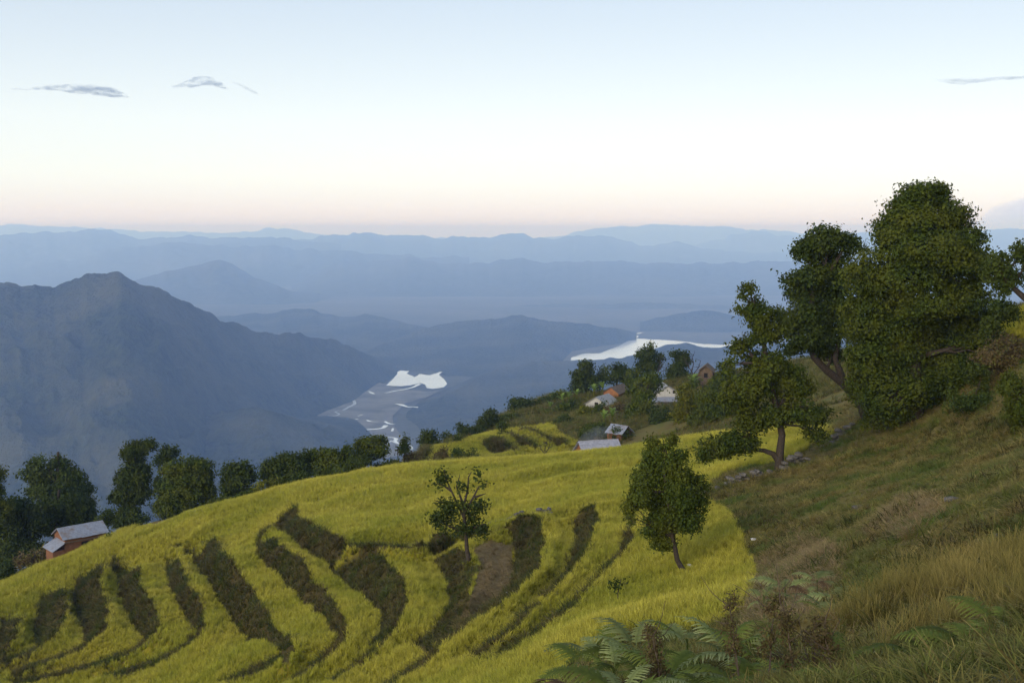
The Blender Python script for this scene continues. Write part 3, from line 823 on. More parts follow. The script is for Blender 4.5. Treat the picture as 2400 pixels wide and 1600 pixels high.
# rank green undergrowth about the ferns, and scrub on the village slope
M_UNDER = leaf_mat('undergrowth_leaves', [(0.0, (0.04, 0.045, 0.013)), (0.6, (0.085, 0.10, 0.022)), (1.0, (0.16, 0.165, 0.042))], trans=0.3, var=0.45, wscale=1.1, wcol=(0.16, 0.115, 0.04), wamt=0.85)
under = [tuft_mesh('undergrowth_tuft', M_UNDER, 16, 0.32, 0.24, 0.009, 0.18, 450 + i) for i in range(4)]
x, y = sample(90000, 4.5, 24, 0, 33, fall=14)
z, m_r, m_b, m_f, m_t, m_d = ground(x, y)
ku = MASK['under'] & (fbm(x * 1.1, y * 1.1, 66, 3) > rng.uniform(-0.35, 0.25, len(x)))
scatter('undergrowth', np.stack([x, y, z], -1)[ku], rng.uniform(0.3, 0.85, ku.sum()), under, tilt=0.3)
x, y = sample(50000, 104, 215, -14, 26, fall=400)
z, m_r, m_b, m_f, m_t, m_d = ground(x, y)
kv = ~m_r & frame_keep(x, y, z) & (fbm(x / 9, y / 9, 61, 4) > -0.14)
scatter('village_scrub', np.stack([x, y, z], -1)[kv], rng.uniform(1.2, 3.4, kv.sum()), under, tilt=0.3)

# rough scrub in clumps on the open slope
x, y = sample(60000, 8, 80, 2, 33, fall=30)
z, m_r, m_b, m_f, m_t, m_d = ground(x, y)
kc = ~m_r & ~m_b & ~m_f & frame_keep(x, y, z) & (fbm(x / 3.2, y / 3.2, 88, 4) > rng.uniform(0.0, 0.3, len(x)))
scatter('hill_scrub', np.stack([x, y, z], -1)[kc], rng.uniform(0.4, 1.3, kc.sum()), weed + under[:2] + dryt[:1], tilt=0.3)
# ------------------------------------------------------------------ trees
M_LEAF = leaf_mat('broad_leaves', [(0.0, (0.025, 0.040, 0.008)), (0.6, (0.048, 0.070, 0.013)), (1.0, (0.076, 0.101, 0.017))], rough=0.6, trans=0.24, var=0.08, attr=False, spec=0.05, wscale=0.7, wcol=(0.090, 0.098, 0.015), wamt=0.7)
M_LEAF_DARK = leaf_mat('dark_leaves', [(0.0, (0.018, 0.029, 0.008)), (0.6, (0.034, 0.054, 0.013)), (1.0, (0.059, 0.080, 0.017))], rough=0.6, trans=0.22, var=0.08, attr=False, spec=0.05, wscale=0.7, wcol=(0.062, 0.075, 0.015), wamt=0.6)
M_LEAF_YEL = leaf_mat('yellow_green_leaves', [(0.0, (0.045, 0.057, 0.007)), (0.6, (0.094, 0.107, 0.013)), (1.0, (0.156, 0.152, 0.018))], rough=0.6, trans=0.3, var=0.08, attr=False, spec=0.05, wscale=0.5, wcol=(0.131, 0.115, 0.016), wamt=0.6)
M_LEAF_BRIGHT = leaf_mat('bright_leaves', [(0.0, (0.10, 0.16, 0.030)), (1.0, (0.22, 0.30, 0.070))], rough=0.6, trans=0.4, var=0.08, attr=False, spec=0.08)
M_LEAF_BROWN = leaf_mat('brown_shrub_leaves', [(0.0, (0.065, 0.047, 0.022)), (0.6, (0.117, 0.086, 0.040)), (1.0, (0.121, 0.125, 0.031))], rough=0.8, trans=0.25, var=0.1, attr=False, spec=0.1)
t = NT('bark')
f_ = t.noise(14, 5)
t.base(t.ramp(f_, [(0.3, (0.022, 0.017, 0.013)), (0.7, (0.065, 0.052, 0.042))]), 0.9, 0.1); t.bump(f_, 0.02)
M_BARK = t.m


def tube(path, radii, n=8):
    """tapered limb along a path -> verts, faces"""
    P = np.array(path, float); V = []; Fc = []
    tg = np.gradient(P, axis=0); tg /= np.maximum(np.linalg.norm(tg, axis=1), 1e-6)[:, None]
    up = np.array([0.31, 0.95, 0.1])
    for i in range(len(P)):
        a = np.cross(tg[i], up); a /= np.linalg.norm(a) + 1e-9
        b = np.cross(tg[i], a)
        for k_ in range(n):
            q = 2 * math.pi * k_ / n
            V.append(P[i] + radii[i] * (math.cos(q) * a + math.sin(q) * b))
        if i:
            j = (i - 1) * n
            for k_ in range(n):
                k2_ = (k_ + 1) % n
                Fc.append((j + k_, j + k2_, j + n + k2_, j + n + k_))
    return np.array(V), np.array(Fc)


def join(parts):
    V, Fc, n0 = [], [], 0
    for v, f in parts:
        V.append(v); Fc.append(f + n0); n0 += len(v)
    return np.concatenate(V), np.concatenate(Fc)


def bend(a, b, r, k=5, sag=0.12):
    """a crooked path from a to b"""
    a = np.array(a, float); b = np.array(b, float)
    q = np.linspace(0, 1, k)[:, None]
    L = np.linalg.norm(b - a)
    p = a + (b - a) * q + np.sin(q * math.pi) * r.normal(0, sag * L, 3) * 0.6
    p[1:-1] += r.normal(0, sag * 0.25 * L, (k - 2, 3))
    return p


def crown(blobs, leaf, r, dens=1.0, sprig=7, flat=0.0, shell=0.62, aspect=0.72, gap=0.0):
    """leaf-sized faces in sprigs through the outer part of each blob. blobs: (centre xyz, radii xyz)"""
    C, O = [], []
    boughs = []
    for c, rd in blobs:                                          # every mass of foliage is several boughs
        c = np.array(c); rd = np.array(rd)
        if max(rd) < leaf * 2.6:
            boughs.append((c, rd)); continue
        m_ = 7
        d = r.normal(0, 1, (m_, 3)); d /= np.linalg.norm(d, axis=1)[:, None]
        for q in d:
            boughs.append((c + q * rd * 0.62, rd * r.uniform(0.38, 0.66) * np.array([1.05, 1.05, 0.75])))
        boughs.append((c, rd * 0.66))
    for c, rd in boughs:
        area = 4 * math.pi * ((rd[0] * rd[1]) ** 1.6 / 3 + (rd[0] * rd[2]) ** 1.6 / 3 + (rd[1] * rd[2]) ** 1.6 / 3) ** (1 / 1.6)
        n = max(10, int(dens * area / (leaf * leaf) * 4.2 / sprig))
        d = r.normal(0, 1, (n, 3)); d /= np.linalg.norm(d, axis=1)[:, None]
        # lumpy outline: radius varies slowly with direction, so that the crown has boughs and hollows
        lump = 1 + 0.42 * fbm(d[:, 0] * 2.1 + c[0] * 3.1 + d[:, 2] * 1.3, d[:, 1] * 2.1 + c[2] * 2.7 - d[:, 2] * 1.7, 3, 3) * 2.1
        rad_ = shell + (1 - shell) * r.uniform(0, 1, n) ** 0.6
        rad_ = np.where(r.uniform(0, 1, n) < 0.2, rad_ * r.uniform(1.05, 1.42, n), rad_)        # stray sprays
        p = c + d * rd * (rad_ * lump)[:, None]
        if gap:
            g_ = fbm(p[:, 0] / leaf / 6 + p[:, 1] / leaf / 8, p[:, 2] / leaf / 6 + p[:, 1] / leaf / 10, 12, 3)
            k_ = g_ > (gap - 0.42)
            p, d = p[k_], d[k_]
        C.append(p); O.append(d)
    C = np.concatenate(C); O = np.concatenate(O)
    deep = np.zeros(len(C), int)                                 # no leaves in the dark inside of the crown
    for c, rd in boughs + list(blobs):
        deep += (((C - np.array(c)) / np.array(rd)) ** 2).sum(1) < 0.22
    C, O = C[deep == 0], O[deep == 0]
    n = len(C)
    P = np.repeat(C, sprig, 0) + r.normal(0, leaf * 0.95, (n * sprig, 3)) * np.array([1, 1, 1 - flat])
    D = np.repeat(O, sprig, 0) + r.normal(0, 0.42, (n * sprig, 3)) + np.array([0, 0, 0.18])
    D /= np.linalg.norm(D, axis=1)[:, None]                     # leaf normal
    A = r.normal(0, 1, D.shape); A -= (A * D).sum(1)[:, None] * D
    A /= np.linalg.norm(A, axis=1)[:, None] + 1e-9
    A[:, 2] -= 0.12
    B = np.cross(D, A)
    s_ = leaf * r.uniform(0.6, 1.25, len(P))[:, None]
    V = np.stack([P - A * s_ * 0.6, P + B * s_ * aspect * 0.5 + D * s_ * 0.10, P + A * s_ * 0.6, P - B * s_ * aspect * 0.5 + D * s_ * 0.10], 1)
    return V.reshape(-1, 3), np.arange(len(P) * 4).reshape(-1, 4)


def blob3(bl, Y0, r, depth=0.85, zig=0.35):
    """(u, v, ru, rv[, dy]) of the photograph at forward distance Y0 -> 3D blobs with depth of their own"""
    out = []
    for b in bl:
        ru, rv = b[2], b[3]
        k_ = Y0 / F
        dy = b[4] if len(b) > 4 else r.uniform(-zig, zig) * ru * k_ * 1.6
        p = at(b[0], b[1], Y0 + dy)
        out.append((p, (ru * k_, depth * 0.5 * (ru + rv) * k_, rv * k_)))
    return out


def ground_at(x, y):
    return float(ground(np.array([x]), np.array([y]))[0][0])


def tree(name, label, Y0, base, blobs, leaf_px, mat, cat='tree', trunk_px=10, seed=0, path=None, limbs=True, group=None, dens=1.0, extra=None, gap=0.30, aspect=0.72, depth=0.85, sprig=7, shell=0.55, baseY=None, flat=0.0):
    """base: (u, v) of the foot in the photograph or None (foot hidden, found straight below)"""
    r = np.random.default_rng(900 + seed)
    B = blob3(blobs, Y0, r, depth)
    cen = np.array([b[0] for b in B]); wts = np.array([b[1][0] * b[1][2] for b in B])
    mid = (cen * wts[:, None]).sum(0) / wts.sum()
    if base is not None:
        f = at(base[0], base[1], baseY or Y0)
        gz = ground_at(f[0], f[1]); f = np.array([f[0], f[1], min(gz, f[2] + 0.5)])
    else:
        low = cen[np.argmin(cen[:, 2])]
        f = np.array([0.6 * mid[0] + 0.4 * low[0], mid[1], 0]); f[2] = ground_at(f[0], f[1])
    k_ = Y0 / F
    root = empty(name, f.tolist(), label=label, category=cat)
    if group: root['group'] = group
    parts = []
    R0 = trunk_px * k_ / 2
    if path:
        pp = [f - np.array([0, 0, 0.3])] + [at(p[0], p[1], Y0 + (p[2] if len(p) > 2 else 0)) for p in path]
        pp = np.array(pp)
        rr_ = np.linspace(R0, R0 * 0.45, len(pp)); rr_[0] = R0 * 1.35
        parts.append(tube(pp, rr_, 9)); forks = [pp[len(pp) // 2], pp[-2], pp[-1]]; R1 = R0 * 0.45
    else:
        top = mid + np.array([0, 0, 0.2 * (mid[2] - f[2])])
        pp = bend(f - np.array([0, 0, 0.3]), top, r, 6, 0.05)
        rr_ = np.linspace(R0, R0 * 0.4, 6); rr_[0] *= 1.3
        parts.append(tube(pp, rr_, 8)); forks = [pp[2], pp[3], pp[4], pp[5]]; R1 = R0 * 0.5
    for ex in (extra or []):
        q = np.array([at(p[0], p[1], Y0 + (p[2] if len(p) > 2 else 0)) for p in ex])
        parts.append(tube(q, np.linspace(R0 * (0.75 if limbs else 0.5), R0 * (0.25 if limbs else 0.12), len(q)), 8))
    if limbs:
        for c, rd in B:
            s_ = min(forks, key=lambda z_: np.linalg.norm(z_ - c) + (1.5 * max(0, z_[2] - c[2])))
            q = bend(s_, np.array(c) + np.array([0, 0, 0.3 * rd[2]]), r, 5, 0.10)
            parts.append(tube(q, np.linspace(R1 * 0.8, R1 * 0.15, 5), 6))
            for _ in range(3):
                d = r.normal(0, 1, 3); d /= np.linalg.norm(d)
                e_ = np.array(c) + d * np.array(rd) * 0.8
                parts.append(tube(bend(q[2], e_, r, 4, 0.1), np.linspace(R1 * 0.35, R1 * 0.07, 4), 5))
    v_, f_ = join(parts)
    link('trunk', mesh_np('trunk', v_ - f, f_), M_BARK, root)
    v_, f_ = crown(B, leaf_px * k_, r, dens, sprig, gap=gap, aspect=aspect, shell=shell, flat=flat)
    link('crown', mesh_np('crown', v_ - f, f_, smooth=False), mat, root)
    return root


# ---- the four trees on the right and the two in the fields
tree('leafy_tree', 'small dark round-crowned tree on a bent trunk among the yellow rice', 39, (1617, 1335),
     [(1553, 1034, 42, 24), (1553, 1078, 52, 36), (1598, 1092, 36, 38), (1540, 1115, 50, 34), (1590, 1135, 52, 38), (1508, 1163, 38, 26), (1557, 1177, 66, 36), (1612, 1168, 38, 38), (1602, 1218, 44, 30), (1526, 1228, 36, 28),
      (1548, 1262, 30, 32), (1484, 1186, 22, 18), (1568, 1215, 42, 26), (1480, 1215, 14, 12), (1500, 1135, 26, 22), (1640, 1130, 20, 26), (1646, 1180, 18, 20), (1590, 1060, 24, 20)],
     6.2, M_LEAF, trunk_px=15, seed=1, path=[(1597, 1330), (1587, 1311), (1583, 1288), (1575, 1257), (1570, 1212), (1562, 1150), (1556, 1090)], gap=0.27, dens=0.95, sprig=6)
tree('leafy_tree', 'forked tree leaning left beside the dry-stone wall, field showing under its boughs', 58, (1828, 1102),
     [(1729, 1028, 56, 36), (1687, 1050, 40, 30), (1655, 1062, 22, 18), (1814, 967, 44, 34), (1886, 958, 48, 36), (1850, 913, 54, 38), (1770, 895, 58, 42), (1734, 940, 50, 48), (1792, 846, 56, 36), (1908, 1012, 26, 22), (1940, 985, 26, 24),
      (1756, 686, 28, 24), (1752, 721, 34, 22), (1790, 744, 34, 26), (1814, 772, 38, 28), (1774, 788, 30, 22), (1738, 818, 26, 22), (1722, 860, 26, 24), (1760, 985, 40, 26), (1840, 880, 50, 30)],
     6.8, M_LEAF, trunk_px=22, seed=2, path=[(1827, 1080), (1829, 1050), (1833, 1020), (1827, 985), (1816, 940), (1800, 870), (1788, 790)], extra=[[(1826, 1082), (1812, 1063), (1790, 1055), (1765, 1053), (1725, 1040)]], gap=0.27, dens=0.95, sprig=6)
tree('leafy_tree', 'slanting tree with a bare dark limb, between the forked tree and the great dome-shaped tree', 66, (2040, 1000),
     [(1930, 561, 42, 28), (1900, 588, 50, 28), (1993, 572, 36, 24), (1939, 614, 54, 28), (1886, 677, 58, 28), (1850, 655, 26, 18), (1912, 650, 54, 24), (1930, 704, 64, 38), (1880, 742, 54, 38), (1912, 782, 60, 40), (1850, 795, 42, 32), (1965, 650, 40, 50), (1945, 830, 40, 24), (1975, 760, 40, 40)],
     7, M_LEAF_DARK, trunk_px=26, seed=3, path=[(2020, 950), (2002, 927), (1975, 897), (1939, 869), (1908, 838), (1895, 790), (1905, 690)], extra=[[(1975, 893), (1968, 868), (1957, 840), (1966, 800), (1975, 740)]], gap=0.27, dens=0.95, sprig=6)
tree('leafy_tree', 'great dark dome-crowned tree, tallest of all, on the slope', 60, (2150, 1040),
     [(2175, 462, 66, 30), (2200, 458, 40, 26), (2180, 516, 114, 50), (2113, 547, 78, 50), (2247, 547, 70, 52), (2180, 601, 136, 62), (2050, 650, 66, 56), (2158, 686, 136, 70), (2250, 650, 66, 66), (2285, 610, 34, 40), (2030, 735, 68, 60),
      (2136, 770, 142, 70), (2247, 766, 86, 70), (2069, 837, 94, 66), (2203, 846, 106, 66), (2034, 904, 52, 48), (2113, 927, 86, 66), (2203, 913, 66, 52), (2069, 975, 54, 34), (2136, 990, 56, 34), (2290, 820, 50, 50)],
     6.8, M_LEAF, trunk_px=44, seed=4, gap=0.24, dens=0.9, depth=0.75, shell=0.66, sprig=7)
tree('leafy_tree', 'dark tree at the edge of the photo, leaning in over the yellow terrace', 46, (2440, 770),
     [(2341, 614, 28, 26), (2330, 645, 26, 26), (2375, 648, 26, 20), (2397, 587, 26, 26), (2350, 672, 22, 16), (2430, 600, 40, 40), (2450, 660, 40, 30)],
     7.5, M_LEAF_DARK, trunk_px=20, seed=5, path=[(2420, 715), (2400, 697), (2368, 668), (2345, 640)], gap=0.3, dens=0.8)
tree('sparse_tree', 'thin gnarled half-bare tree standing in the brown hollow below the big field', 56, (1108, 1338),
     [(1035, 1120, 13, 22), (1030, 1132, 16, 8), (1100, 1112, 24, 12), (1118, 1128, 12, 14), (1085, 1142, 16, 10), (1135, 1135, 9, 8), (1060, 1185, 26, 15), (1110, 1190, 24, 12), (1130, 1180, 10, 8), (1048, 1212, 34, 14), (1100, 1212, 34, 15), (1022, 1215, 18, 10), (1042, 1232, 18, 10), (1062, 1255, 18, 8), (1125, 1242, 24, 12), (1085, 1240, 20, 12), (1030, 1178, 12, 6)],
     7.0, M_LEAF_DARK, trunk_px=13, seed=6, path=[(1098, 1308), (1094, 1285), (1092, 1250), (1088, 1215), (1086, 1180)],
     extra=[[(1088, 1215), (1070, 1175), (1058, 1150), (1048, 1128), (1040, 1100)], [(1058, 1150), (1038, 1136), (1022, 1133)], [(1086, 1185), (1096, 1150), (1098, 1118), (1105, 1105)],
            [(1090, 1200), (1112, 1160), (1122, 1140), (1142, 1132)], [(1112, 1165), (1138, 1156)], [(1092, 1250), (1065, 1238), (1040, 1225), (1010, 1215)], [(1093, 1245), (1120, 1232), (1138, 1226)], [(1085, 1180), (1070, 1140), (1078, 1112)], [(1075, 1185), (1040, 1178), (1018, 1172)]],
     gap=0.33, dens=0.9, limbs=False, shell=0.1)

# ---- trees below the lower edge of the rice field
BELOW = 'trees below the edge of the rice field'
tree('leafy_tree', 'wide umbrella-topped tree rising behind the brick shed', 128, None,
     [(107, 1087, 44, 18), (78, 1112, 32, 14), (140, 1085, 26, 14), (153, 1120, 48, 22), (184, 1133, 30, 20), (100, 1140, 40, 22), (190, 1160, 34, 26)], 6, M_LEAF_DARK, seed=11, group=BELOW, trunk_px=14, gap=0.25)
tree('leafy_tree', 'dense dark tree directly behind the brick shed roof', 122, None,
     [(120, 1160, 50, 26), (153, 1184, 60, 40), (199, 1191, 34, 28), (90, 1200, 44, 44), (180, 1215, 44, 30), (130, 1225, 44, 30)], 6, M_LEAF_DARK, seed=12, group=BELOW, trunk_px=14, gap=0.25)
tree('leafy_tree', 'dark spreading tree left of the brick shed, low on the slope', 116, None,
     [(38, 1186, 44, 40), (10, 1210, 40, 40), (25, 1250, 42, 40), (75, 1238, 34, 40), (50, 1290, 48, 36), (0, 1300, 40, 30)], 6, M_LEAF_DARK, seed=13, group=BELOW, trunk_px=14, gap=0.25)
tree('leafy_tree', 'tree crown cut by the left edge of the photo', 110, None,
     [(-14, 1108, 26, 22), (-12, 1142, 26, 26), (-8, 1185, 28, 30), (-30, 1160, 40, 50)], 6, M_LEAF, seed=14, group=BELOW, trunk_px=12)
tree('leafy_tree', 'slender tall tree with a small flat top, left of the broad block-shaped tree', 118, None,
     [(332, 1047, 36, 15), (306, 1064, 24, 15), (319, 1089, 30, 22), (312, 1122, 36, 30), (304, 1166, 38, 34), (300, 1204, 34, 28), (318, 1150, 34, 30)], 5.5, M_LEAF_DARK, seed=15, group=BELOW, trunk_px=12, gap=0.2)
tree('leafy_tree', 'small-topped tree peeping over the broad block-shaped tree', 124, None,
     [(395, 1060, 22, 13), (380, 1078, 18, 12), (370, 1104, 16, 14), (385, 1130, 22, 20)], 5.5, M_LEAF_DARK, seed=16, group=BELOW, trunk_px=9)
tree('leafy_tree', 'broad block-shaped tree with a lit green top, standing at the field edge', 112, (448, 1212),
     [(430, 1092, 56, 22), (446, 1110, 56, 28), (446, 1138, 52, 36), (412, 1158, 52, 34), (450, 1180, 50, 30), (400, 1195, 44, 26), (484, 1166, 20, 30), (478, 1120, 24, 26)], 5.5, M_LEAF, seed=17, group=BELOW, trunk_px=9, gap=0.24)
tree('leafy_tree', 'loose dark tree with sky-blue gaps right of the block-shaped tree', 112, None,
     [(561, 1084, 22, 13), (541, 1103, 24, 15), (574, 1110, 32, 22), (555, 1133, 36, 22), (531, 1158, 18, 26), (574, 1158, 36, 18), (545, 1180, 26, 16)], 5.5, M_LEAF_DARK, seed=18, group=BELOW, trunk_px=10, gap=0.32)
tree('leafy_tree', 'round dense tree with a dark even crown on the field brow', 108, None,
     [(665, 1092, 46, 30), (660, 1110, 52, 32), (700, 1108, 24, 26), (640, 1105, 26, 30)], 5.5, M_LEAF_DARK, seed=19, group=BELOW, trunk_px=11, gap=0.25)
tree('leafy_bush', 'light green bush on the field brow in front of the round dense tree', 103, None,
     [(625, 1138, 22, 16), (612, 1148, 18, 10), (640, 1148, 14, 10)], 5, M_LEAF_YEL, 'bush', seed=20, trunk_px=4)
tree('leafy_tree', 'flat-topped tree of a pale green, second from the round-headed solitary tree', 112, None,
     [(734, 1066, 30, 16), (745, 1092, 28, 22), (728, 1085, 18, 18)], 5.2, M_LEAF, seed=21, group=BELOW, trunk_px=8)
tree('leafy_tree', 'dark tree next left of the round-headed solitary tree', 110, None,
     [(788, 1070, 34, 20), (778, 1098, 42, 22), (812, 1060, 10, 14), (805, 1092, 22, 22)], 5.2, M_LEAF, seed=22, group=BELOW, trunk_px=8)
tree('leafy_tree', 'round-headed solitary tree on a short trunk against the blue valley', 112, (872, 1092),
     [(868, 1040, 32, 20), (855, 1056, 26, 18), (884, 1058, 24, 18), (870, 1066, 30, 12)], 5, M_LEAF, seed=23, group=BELOW, trunk_px=7, gap=0.2)
tree('leafy_bush', 'dark bush at the foot of the round-headed solitary tree', 108, None,
     [(840, 1086, 28, 14), (828, 1092, 20, 10)], 5, M_LEAF_DARK, 'bush', seed=24, trunk_px=4)
tree('slim_tree', 'slim bare-stemmed tree with two leaf tufts above the bank', 118, (947, 1093),
     [(949, 1029, 9, 8), (950, 1049, 11, 11), (945, 1040, 7, 6)], 4.2, M_LEAF, seed=25, trunk_px=3)
tree('leafy_bush', 'low dark bush beside the slim bare-stemmed tree', 122, None, [(936, 1058, 15, 8), (924, 1063, 10, 6)], 4.5, M_LEAF_DARK, 'bush', seed=26, trunk_px=3)

# ---- village trees and bushes
VT = 'trees about the village'
VB = 'bushes on the village slope'
def vt(label, Y, blobs, mat=M_LEAF, px=4.6, seed=0, cat='tree', trunk=6, base=None, group=None, name=None, **k):
    tree(name or ('leafy_tree' if cat == 'tree' else 'leafy_bush'), label, Y, base, blobs, px, mat, cat, trunk, 30 + seed, group=group or (VT if cat == 'tree' else VB), **k)

vt('round bush, leftmost on the crest of the village terraces', 146, [(1009, 1019, 21, 12), (1000, 1036, 22, 11), (1024, 1038, 14, 10)], M_LEAF_DARK, seed=1, cat='bush', trunk=4)
vt('low bush between two larger ones on the crest of the village terraces', 148, [(1050, 1026, 18, 13), (1060, 1036, 12, 8)], M_LEAF, seed=2, cat='bush', trunk=4)
vt('spiky-topped bush on the terrace crest left of the tall double-headed bush', 152, [(1093, 1011, 22, 15), (1078, 1001, 8, 9), (1112, 1010, 12, 10)], M_LEAF_DARK, seed=3, cat='bush', trunk=4)
vt('tall double-headed dark bush standing up from the terrace crest', 156, [(1145, 970, 15, 14), (1129, 988, 14, 13), (1152, 984, 12, 12), (1132, 1004, 11, 9)], M_LEAF_DARK, seed=4, cat='bush', trunk=4)
vt('low green scrub right of the double-headed bush', 158, [(1172, 996, 24, 11), (1160, 1006, 16, 8)], M_LEAF, seed=5, cat='bush', trunk=3)
vt('long low scrub above the yellow village terraces', 162, [(1198, 983, 28, 10), (1224, 981, 20, 10), (1255, 984, 22, 9), (1180, 990, 14, 8)], M_LEAF, seed=6, cat='bush', trunk=3)
vt('rounded dark bush, first of the crest row rising to the village trees', 172, [(1221, 945, 26, 13), (1212, 958, 20, 10)], M_LEAF_DARK, seed=7, cat='bush', trunk=4)
vt('narrow dark bush, second of the crest row', 174, [(1252, 948, 15, 16)], M_LEAF_DARK, seed=8, cat='bush', trunk=4)
vt('plump dark bush, third of the crest row', 176, [(1283, 940, 21, 16), (1275, 955, 16, 9)], M_LEAF_DARK, seed=9, cat='bush', trunk=4)
vt('smaller bush, fourth of the crest row, under the tall knotty tree', 178, [(1317, 930, 20, 13)], M_LEAF, seed=10, cat='bush', trunk=4)
vt('tall knotty dark tree, leftmost of the village trees', 182, [(1376, 861, 20, 15), (1369, 887, 32, 20), (1362, 910, 28, 16), (1392, 900, 18, 18)], M_LEAF_DARK, 4.8, seed=11)
vt('broad round-crowned tree above the orange house', 184, [(1441, 870, 30, 16), (1451, 891, 28, 14), (1422, 885, 18, 16), (1462, 880, 16, 16)], M_LEAF_DARK, 4.8, seed=12)
vt('highest lopsided village tree against the right lake', 184, [(1518, 816, 14, 14), (1508, 834, 17, 14), (1530, 846, 28, 17), (1512, 864, 22, 14), (1545, 838, 12, 10)], M_LEAF_DARK, 4.6, seed=13, gap=0.32, trunk=7)
vt('block-topped tree left of the stilt hut', 182, [(1593, 833, 21, 12), (1590, 857, 18, 15), (1587, 880, 27, 19), (1602, 846, 14, 14)], M_LEAF_DARK, 4.8, seed=14, gap=0.24)
vt('grey-green tree at the foot of the highest lopsided village tree', 180, [(1500, 890, 24, 16), (1485, 880, 14, 14), (1478, 898, 16, 10)], M_LEAF, 4.6, seed=15)
vt('pillar-shaped pollarded tree in front of the white gabled house', 140, [(1531, 886, 20, 12), (1512, 908, 40, 26), (1520, 935, 34, 26), (1500, 955, 34, 28), (1497, 985, 36, 26)], M_LEAF, 5.2, seed=16, gap=0.24, trunk=8)
vt('dark round tree at the foot of the pillar-shaped tree', 132, [(1545, 980, 34, 32), (1560, 1000, 26, 20), (1525, 1005, 26, 18)], M_LEAF_DARK, 5.2, seed=17, gap=0.25)
vt('yellow-green tree right of the white gabled house', 128, [(1608, 925, 22, 24), (1612, 965, 32, 30), (1598, 1000, 26, 18), (1628, 990, 26, 18)], M_LEAF_YEL, 5.2, seed=18, gap=0.25)
vt('rounded yellow-green tree, second right of the white gabled house', 122, [(1662, 930, 30, 24), (1672, 960, 40, 30), (1650, 985, 34, 24), (1700, 985, 30, 20)], M_LEAF, 5.4, seed=19, gap=0.25)
vt('tree right of the stilt hut, half behind the forked tree', 168, [(1704, 858, 22, 20), (1700, 885, 22, 18)], M_LEAF, 4.8, seed=20)
vt('dark shrub in the middle of the village slope, left of the smoke', 144, [(1325, 990, 24, 20), (1318, 1005, 20, 12)], M_LEAF_DARK, seed=21, cat='bush', trunk=4)
vt('dark bush just below the pale gable roof', 158, [(1405, 952, 16, 14), (1412, 966, 14, 9)], M_LEAF_DARK, seed=22, cat='bush', trunk=4)
vt('light green bush below the row of banana plants', 152, [(1372, 966, 18, 13), (1360, 978, 14, 8)], M_LEAF_YEL, seed=23, cat='bush', trunk=4)
vt('wide bush screening the yard behind the slate roof', 128, [(1394, 1006, 30, 16), (1425, 1016, 26, 13), (1380, 1020, 22, 10)], M_LEAF, seed=24, cat='bush', trunk=4)
vt('dark bush between the tin roof and the slate roof', 126, [(1450, 1018, 22, 16), (1468, 1030, 22, 14)], M_LEAF_DARK, seed=25, cat='bush', trunk=4)
vt('slim little tree on the yellow village terraces', 136, [(1175, 1000, 12, 9), (1171, 1017, 9, 9), (1180, 1010, 7, 7)], M_LEAF, 4, seed=26, base=(1180, 1045), trunk=2.5, limbs=True)
vt('brown shrub under the slim little terrace tree', 130, [(1155, 1048, 22, 14), (1180, 1060, 26, 12)], M_LEAF_BROWN, seed=27, cat='bush', trunk=3)
vt('brown hedge of scrub on a terrace bank, right of the slim little tree', 134, [(1206, 1027, 13, 9), (1226, 1042, 18, 13), (1240, 1052, 10, 8)], M_LEAF_BROWN, seed=28, cat='bush', trunk=3)
vt('long brown scrub along the upper terrace bank', 138, [(1232, 1010, 14, 8), (1262, 1018, 20, 9), (1290, 1026, 24, 10), (1312, 1040, 16, 10)], M_LEAF_BROWN, seed=29, cat='bush', trunk=3)
vt('reddish brown shrub at the far edge of the big field', 119, [(1037, 1064, 17, 15), (1026, 1074, 12, 8)], M_LEAF_BROWN, seed=30, cat='bush', trunk=3)
vt('green shrub beside the reddish brown one at the far edge of the big field', 118, [(1073, 1068, 15, 14), (1090, 1076, 14, 8)], M_LEAF, seed=31, cat='bush', trunk=3)
vt('dark shrub, rightmost of the three at the far edge of the big field', 117, [(1111, 1070, 13, 10), (1106, 1056, 5, 6)], M_LEAF_DARK, seed=32, cat='bush', trunk=3)
vt('small lollipop tree behind the green shrub on the terrace', 132, [(1074, 1029, 8, 9)], M_LEAF_DARK, 4, seed=33, base=(1076, 1052), trunk=2)
vt('dark green scrub on the bank below the slim bare-stemmed tree', 112, [(922, 1090, 30, 10), (895, 1094, 22, 8), (940, 1096, 20, 6)], M_LEAF_DARK, seed=34, cat='bush', trunk=3)
vt('brown scrub on the bank where the village terraces end', 118, [(975, 1078, 22, 9), (960, 1070, 14, 7), (998, 1088, 16, 6)], M_LEAF_BROWN, seed=35, cat='bush', trunk=3)
vt('greyish scrub between the tin roof and the orange house', 150, [(1440, 960, 24, 14), (1460, 975, 16, 10)], M_LEAF_BROWN, seed=36, cat='bush', trunk=3)
vt('bush filling the slope below the crest row', 164, [(1290, 968, 24, 11), (1325, 955, 22, 11), (1345, 945, 16, 10)], M_LEAF, seed=37, cat='bush', trunk=3)
vt('scrub under the stilt hut', 158, [(1640, 905, 26, 12), (1668, 900, 20, 12), (1620, 898, 14, 9)], M_LEAF, seed=38, cat='bush', trunk=3)
vt('brown thicket at the top of the dark slope behind the great tree', 52, [(2359, 824, 40, 46), (2337, 869, 60, 50), (2390, 850, 40, 50)], M_LEAF_BROWN, 6.5, seed=39, cat='bush', trunk=6, group='thickets on the dark slope')
vt('dark green thicket right of the foot of the great tree', 50, [(2296, 890, 36, 40), (2260, 930, 40, 40), (2310, 945, 44, 34)], M_LEAF_DARK, 6.5, seed=40, cat='bush', trunk=6, group='thickets on the dark slope')
